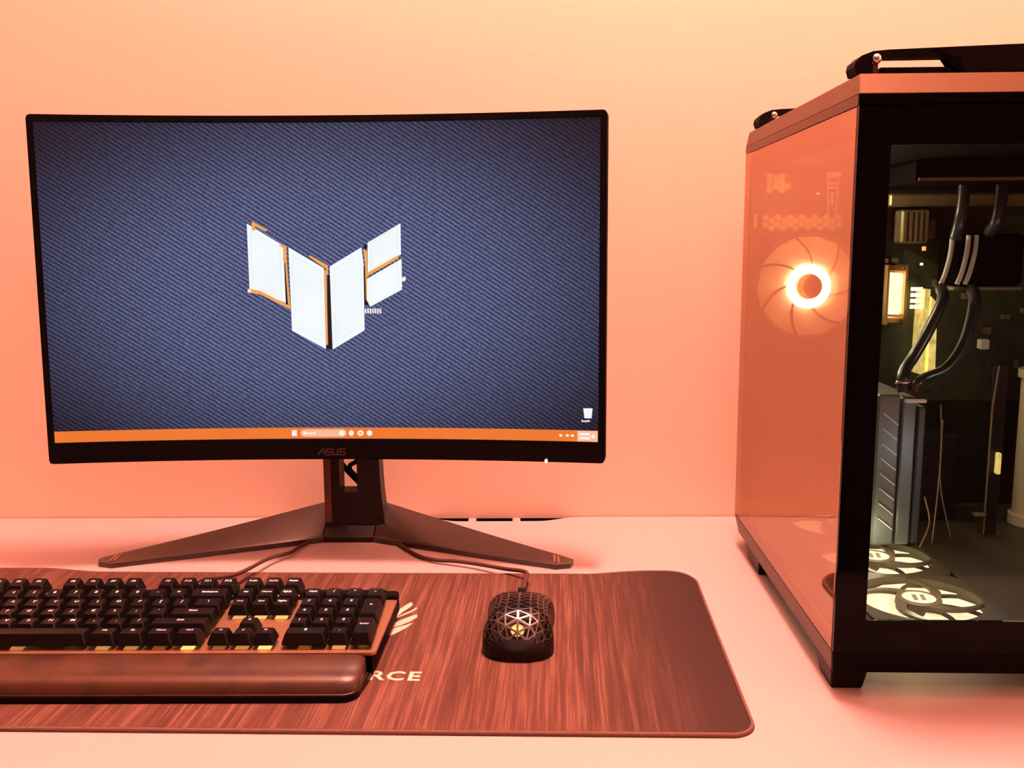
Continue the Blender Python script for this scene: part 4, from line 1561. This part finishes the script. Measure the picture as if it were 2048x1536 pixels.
hexa(bm, [(0.1985, 0.340, 0.213), (0.2065, 0.340, 0.213), (0.2065, PB - 0.0002, 0.213), (0.1985, PB - 0.0002, 0.213), (0.1975, 0.340, 0.298), (0.2045, 0.340, 0.290), (0.2045, PB - 0.0002, 0.290), (0.1975, PB - 0.0002, 0.298)])
obj('light_strip', bm, M['strip'], mb)
random.seed(3)
for k in range(26):
    x, z = random.uniform(0.20, 0.37), random.uniform(0.185, 0.385)
    w_, h_ = random.uniform(0.003, 0.010), random.uniform(0.003, 0.010)
    obj('board_chip', nbox(x, x + w_, PB - random.uniform(0.003, 0.009), PB - 0.0001, z, z + h_), M['greydark'] if k % 3 else M['tan'], mb)
obj('board_chip', nbox(0.236, 0.2455, 0.300, 0.310, 0.244, 0.2545, 0.001, 1), M['label'], mb)

# cooler block and hoses
pump = obj('cooler_block', nbox(0.1985, 0.268, 0.285, 0.335, 0.312, 0.366, 0.006, 3), M['void'], pc, smooth=True, angle=0.6)
obj('block_rim', nbox(0.1975, 0.269, 0.286, 0.334, 0.3075, 0.3115, 0.001, 1), M['tan'], pump)
for x0 in (0.186, 0.2025, 0.2105):
    obj('block_arm', tube(bmesh.new(), [(x0 + 0.006, 0.283, 0.364), (x0 + 0.004, 0.281, 0.345), (x0, 0.281, 0.325), (x0 - 0.003, 0.283, 0.314)], 0.0024, n=8), M['label'], pump, smooth=True)


def hose(pts, r=0.0058):
    return obj('coolant_hose', tube(bmesh.new(), pts, r, n=14), M['hose'], pc, smooth=True)


hose([(0.1905, 0.262, 0.4330), (0.1900, 0.258, 0.405), (0.1880, 0.258, 0.380), (0.1895, 0.270, 0.362)])
hose([(0.2275, 0.262, 0.4330), (0.2270, 0.258, 0.405), (0.2245, 0.258, 0.380), (0.2255, 0.276, 0.3665)])
hose([(0.1790, 0.272, 0.3110), (0.1745, 0.255, 0.300), (0.1590, 0.245, 0.272), (0.1420, 0.236, 0.246), (0.1290, 0.225, 0.232), (0.1235, 0.215, 0.2235), (0.1245, 0.213, 0.2125)])
hose([(0.2150, 0.284, 0.3110), (0.2120, 0.268, 0.300), (0.2040, 0.255, 0.277), (0.1920, 0.244, 0.252), (0.1720, 0.232, 0.232), (0.1480, 0.222, 0.2240), (0.1370, 0.214, 0.2190), (0.1345, 0.213, 0.2125)])
obj('hose_clamp', torus(bmesh.new(), (0.1240, 0.2145, 0.221), (0.1, 0.2, 1), 0.0062, 0.0014, 24, 8), M['steel'], pc, smooth=True)

# graphics card standing on end: three upright slabs, the nearest with slanted louvres
gpu = obj('graphics_card', nbox(0.0960, 0.1180, 0.200, 0.330, 0.0600, 0.2115, 0.002, 1), M['grey'], pc)
obj('card_plate', nbox(0.1208, 0.1345, 0.203, 0.330, 0.0600, 0.2085, 0.0015, 1), M['grey'], gpu)
obj('card_plate', nbox(0.1372, 0.1450, 0.206, 0.330, 0.0600, 0.1985, 0.0015, 1), M['greydark'], gpu)
obj('card_core', nbox(0.1182, 0.1370, 0.212, 0.328, 0.0620, 0.2060), M['darkmetal'], gpu)
for k in range(8):
    z = 0.080 + k * 0.0150
    b2 = bmesh.new()
    hexa(b2, [(0.1010, 0.1978, z + 0.008), (0.1160, 0.1978, z - 0.004), (0.1160, 0.2002, z - 0.004), (0.1010, 0.2002, z + 0.008),
              (0.1010, 0.1982, z + 0.0095), (0.1160, 0.1982, z - 0.0022), (0.1160, 0.2002, z - 0.0022), (0.1010, 0.2002, z + 0.0095)], 0.0005, 1)
    obj('louvre', b2, M['label'], gpu)
obj('card_rail', nbox(0.1215, 0.1420, 0.1985, 0.2028, 0.2035, 0.2070, 0.0008, 1), M['label'], gpu)
for z in (0.075, 0.118, 0.160):
    obj('card_screw', cyl(bmesh.new(), (0.1195, 0.2118, z), (0, -1, 0), 0.0016, 0.002, 10), M['steel'], gpu)

# bracket plate, loose leads, and an added pale cylinder standing in for a warm glow
obj('bracket_plate', nbox(0.2265, 0.2400, 0.245, 0.250, 0.0570, 0.2330, 0.001, 1), M['darkmetal'], pc)
bm = bmesh.new()
tube(bm, [(0.2262, 0.2442, 0.0580), (0.2262, 0.2442, 0.190), (0.2300, 0.2442, 0.2340)], 0.0010, n=6, spline=False)
obj('bracket_edge', bm, M['tan'], pc)
for pts in ([(0.158, 0.205, 0.060), (0.161, 0.206, 0.12), (0.162, 0.208, 0.165), (0.160, 0.21, 0.20)], [(0.185, 0.225, 0.060), (0.170, 0.22, 0.11), (0.165, 0.215, 0.15), (0.163, 0.21, 0.185)], [(0.140, 0.19, 0.062), (0.150, 0.195, 0.085), (0.146, 0.2, 0.11)]):
    obj('lead', tube(bmesh.new(), pts, 0.0008, n=6), M['tan'], pc, smooth=True)
bm = bmesh.new()
for z0, z1, r0 in ((0.0555, 0.066, 0.026), (0.066, 0.215, 0.0225), (0.215, 0.224, 0.026)):
    cyl(bm, (0.3020, 0.292, z0), (0, 0, 1), r0, z1 - z0, 32)
obj('glow_cylinder', bm, pmat('pale_glow', (0.90, 0.78, 0.52), 0.4, var=0.06, scale=20), pc, smooth=True, angle=0.6)
obj('lead_clip', nbox(0.2325, 0.2365, 0.238, 0.2448, 0.1230, 0.1450, 0.0008, 1), M['strip'], pc)
obj('bracket_clip', nbox(0.214, 0.2262, 0.240, 0.246, 0.0780, 0.0815, 0.0006, 1), M['tan'], pc)
obj('drive_block', nbox(0.160, 0.222, 0.300, 0.345, 0.0560, 0.150, 0.002, 1), M['darkmetal'], pc)
# radiator and fan row under the roof
rad = obj('radiator', nbox(0.120, 0.395, 0.20, 0.34, 0.4135, 0.4335, 0.002, 1), M['void'], pc)
obj('radiator_trim', nbox(0.122, 0.393, 0.1985, 0.1998, 0.4142, 0.4172), M['tan'], rad)
obj('cable_cover', nbox(0.1215, 0.136, 0.345, 0.372, 0.20, 0.40, 0.001, 1), M['darkmetal'], pc)
point_light('interior_fill', (0.235, 0.17, 0.27), 0.06, (1.0, 0.88, 0.66), 0.004)  # added fill light to brighten the inside of the case
point_light('interior_fill', (0.16, 0.10, 0.14), 0.07, (0.80, 0.95, 1.0), 0.004)  # added cool fill for the graphics card


# strap handles on top
def handle(b0, b1):
    bm = bmesh.new()
    L_ = CW
    top = [(0.0035, 0.4812), (0.0018, 0.4865), (0.0026, 0.4905), (0.0075, 0.4950), (0.0150, 0.4978), (0.0260, 0.4988), (0.0560, 0.4998), (0.125, 0.5020), (L_ / 2, 0.5030)]
    top += [(L_ - x, z) for x, z in top[:-1][::-1]]
    bot = [(0.0145, 0.4812), (0.0150, 0.4900), (0.0200, 0.4942), (0.0720, 0.4945), (0.0800, 0.4930), (0.0815, 0.4868), (0.0820, 0.4812)]
    bot = [(L_ - x, z) for x, z in bot] + bot[::-1]
    bot = bot[:7] + bot[7:]
    poly = top + bot
    prism(bm, poly, lambda u, v, t: (u, t, v), b0, b1)
    bmesh.ops.triangulate(bm, faces=[f for f in bm.faces if len(f.verts) > 4])
    h = obj('strap_handle', bm, M['strap'], pc)
    for s in (0, 1):
        f = (lambda x: L_ - x) if s else (lambda x: x)
        x = f(0.0180)
        b2 = bmesh.new()
        bmesh.ops.create_uvsphere(b2, u_segments=18, v_segments=12, radius=0.0038, matrix=Matrix.Translation((x, b0 + 0.0005, 0.4925)))
        obj('rivet', b2, M['steel'], h, smooth=True)
        obj('rivet_post', nbox(x - 0.0022, x + 0.0014, b0 + 0.0005, b0 + 0.006, 0.4802, 0.4895), M['casemetal'], h)
        xa, xb = sorted((f(0.0215), f(0.0814)))
        obj('strap_base', nbox(xa, xb, b0 + 0.002, b1 - 0.002, 0.4802, 0.4866, 0.0008, 1), M['strap'], h)
    return h


handle(0.022, 0.042)
handle(0.335, 0.362)
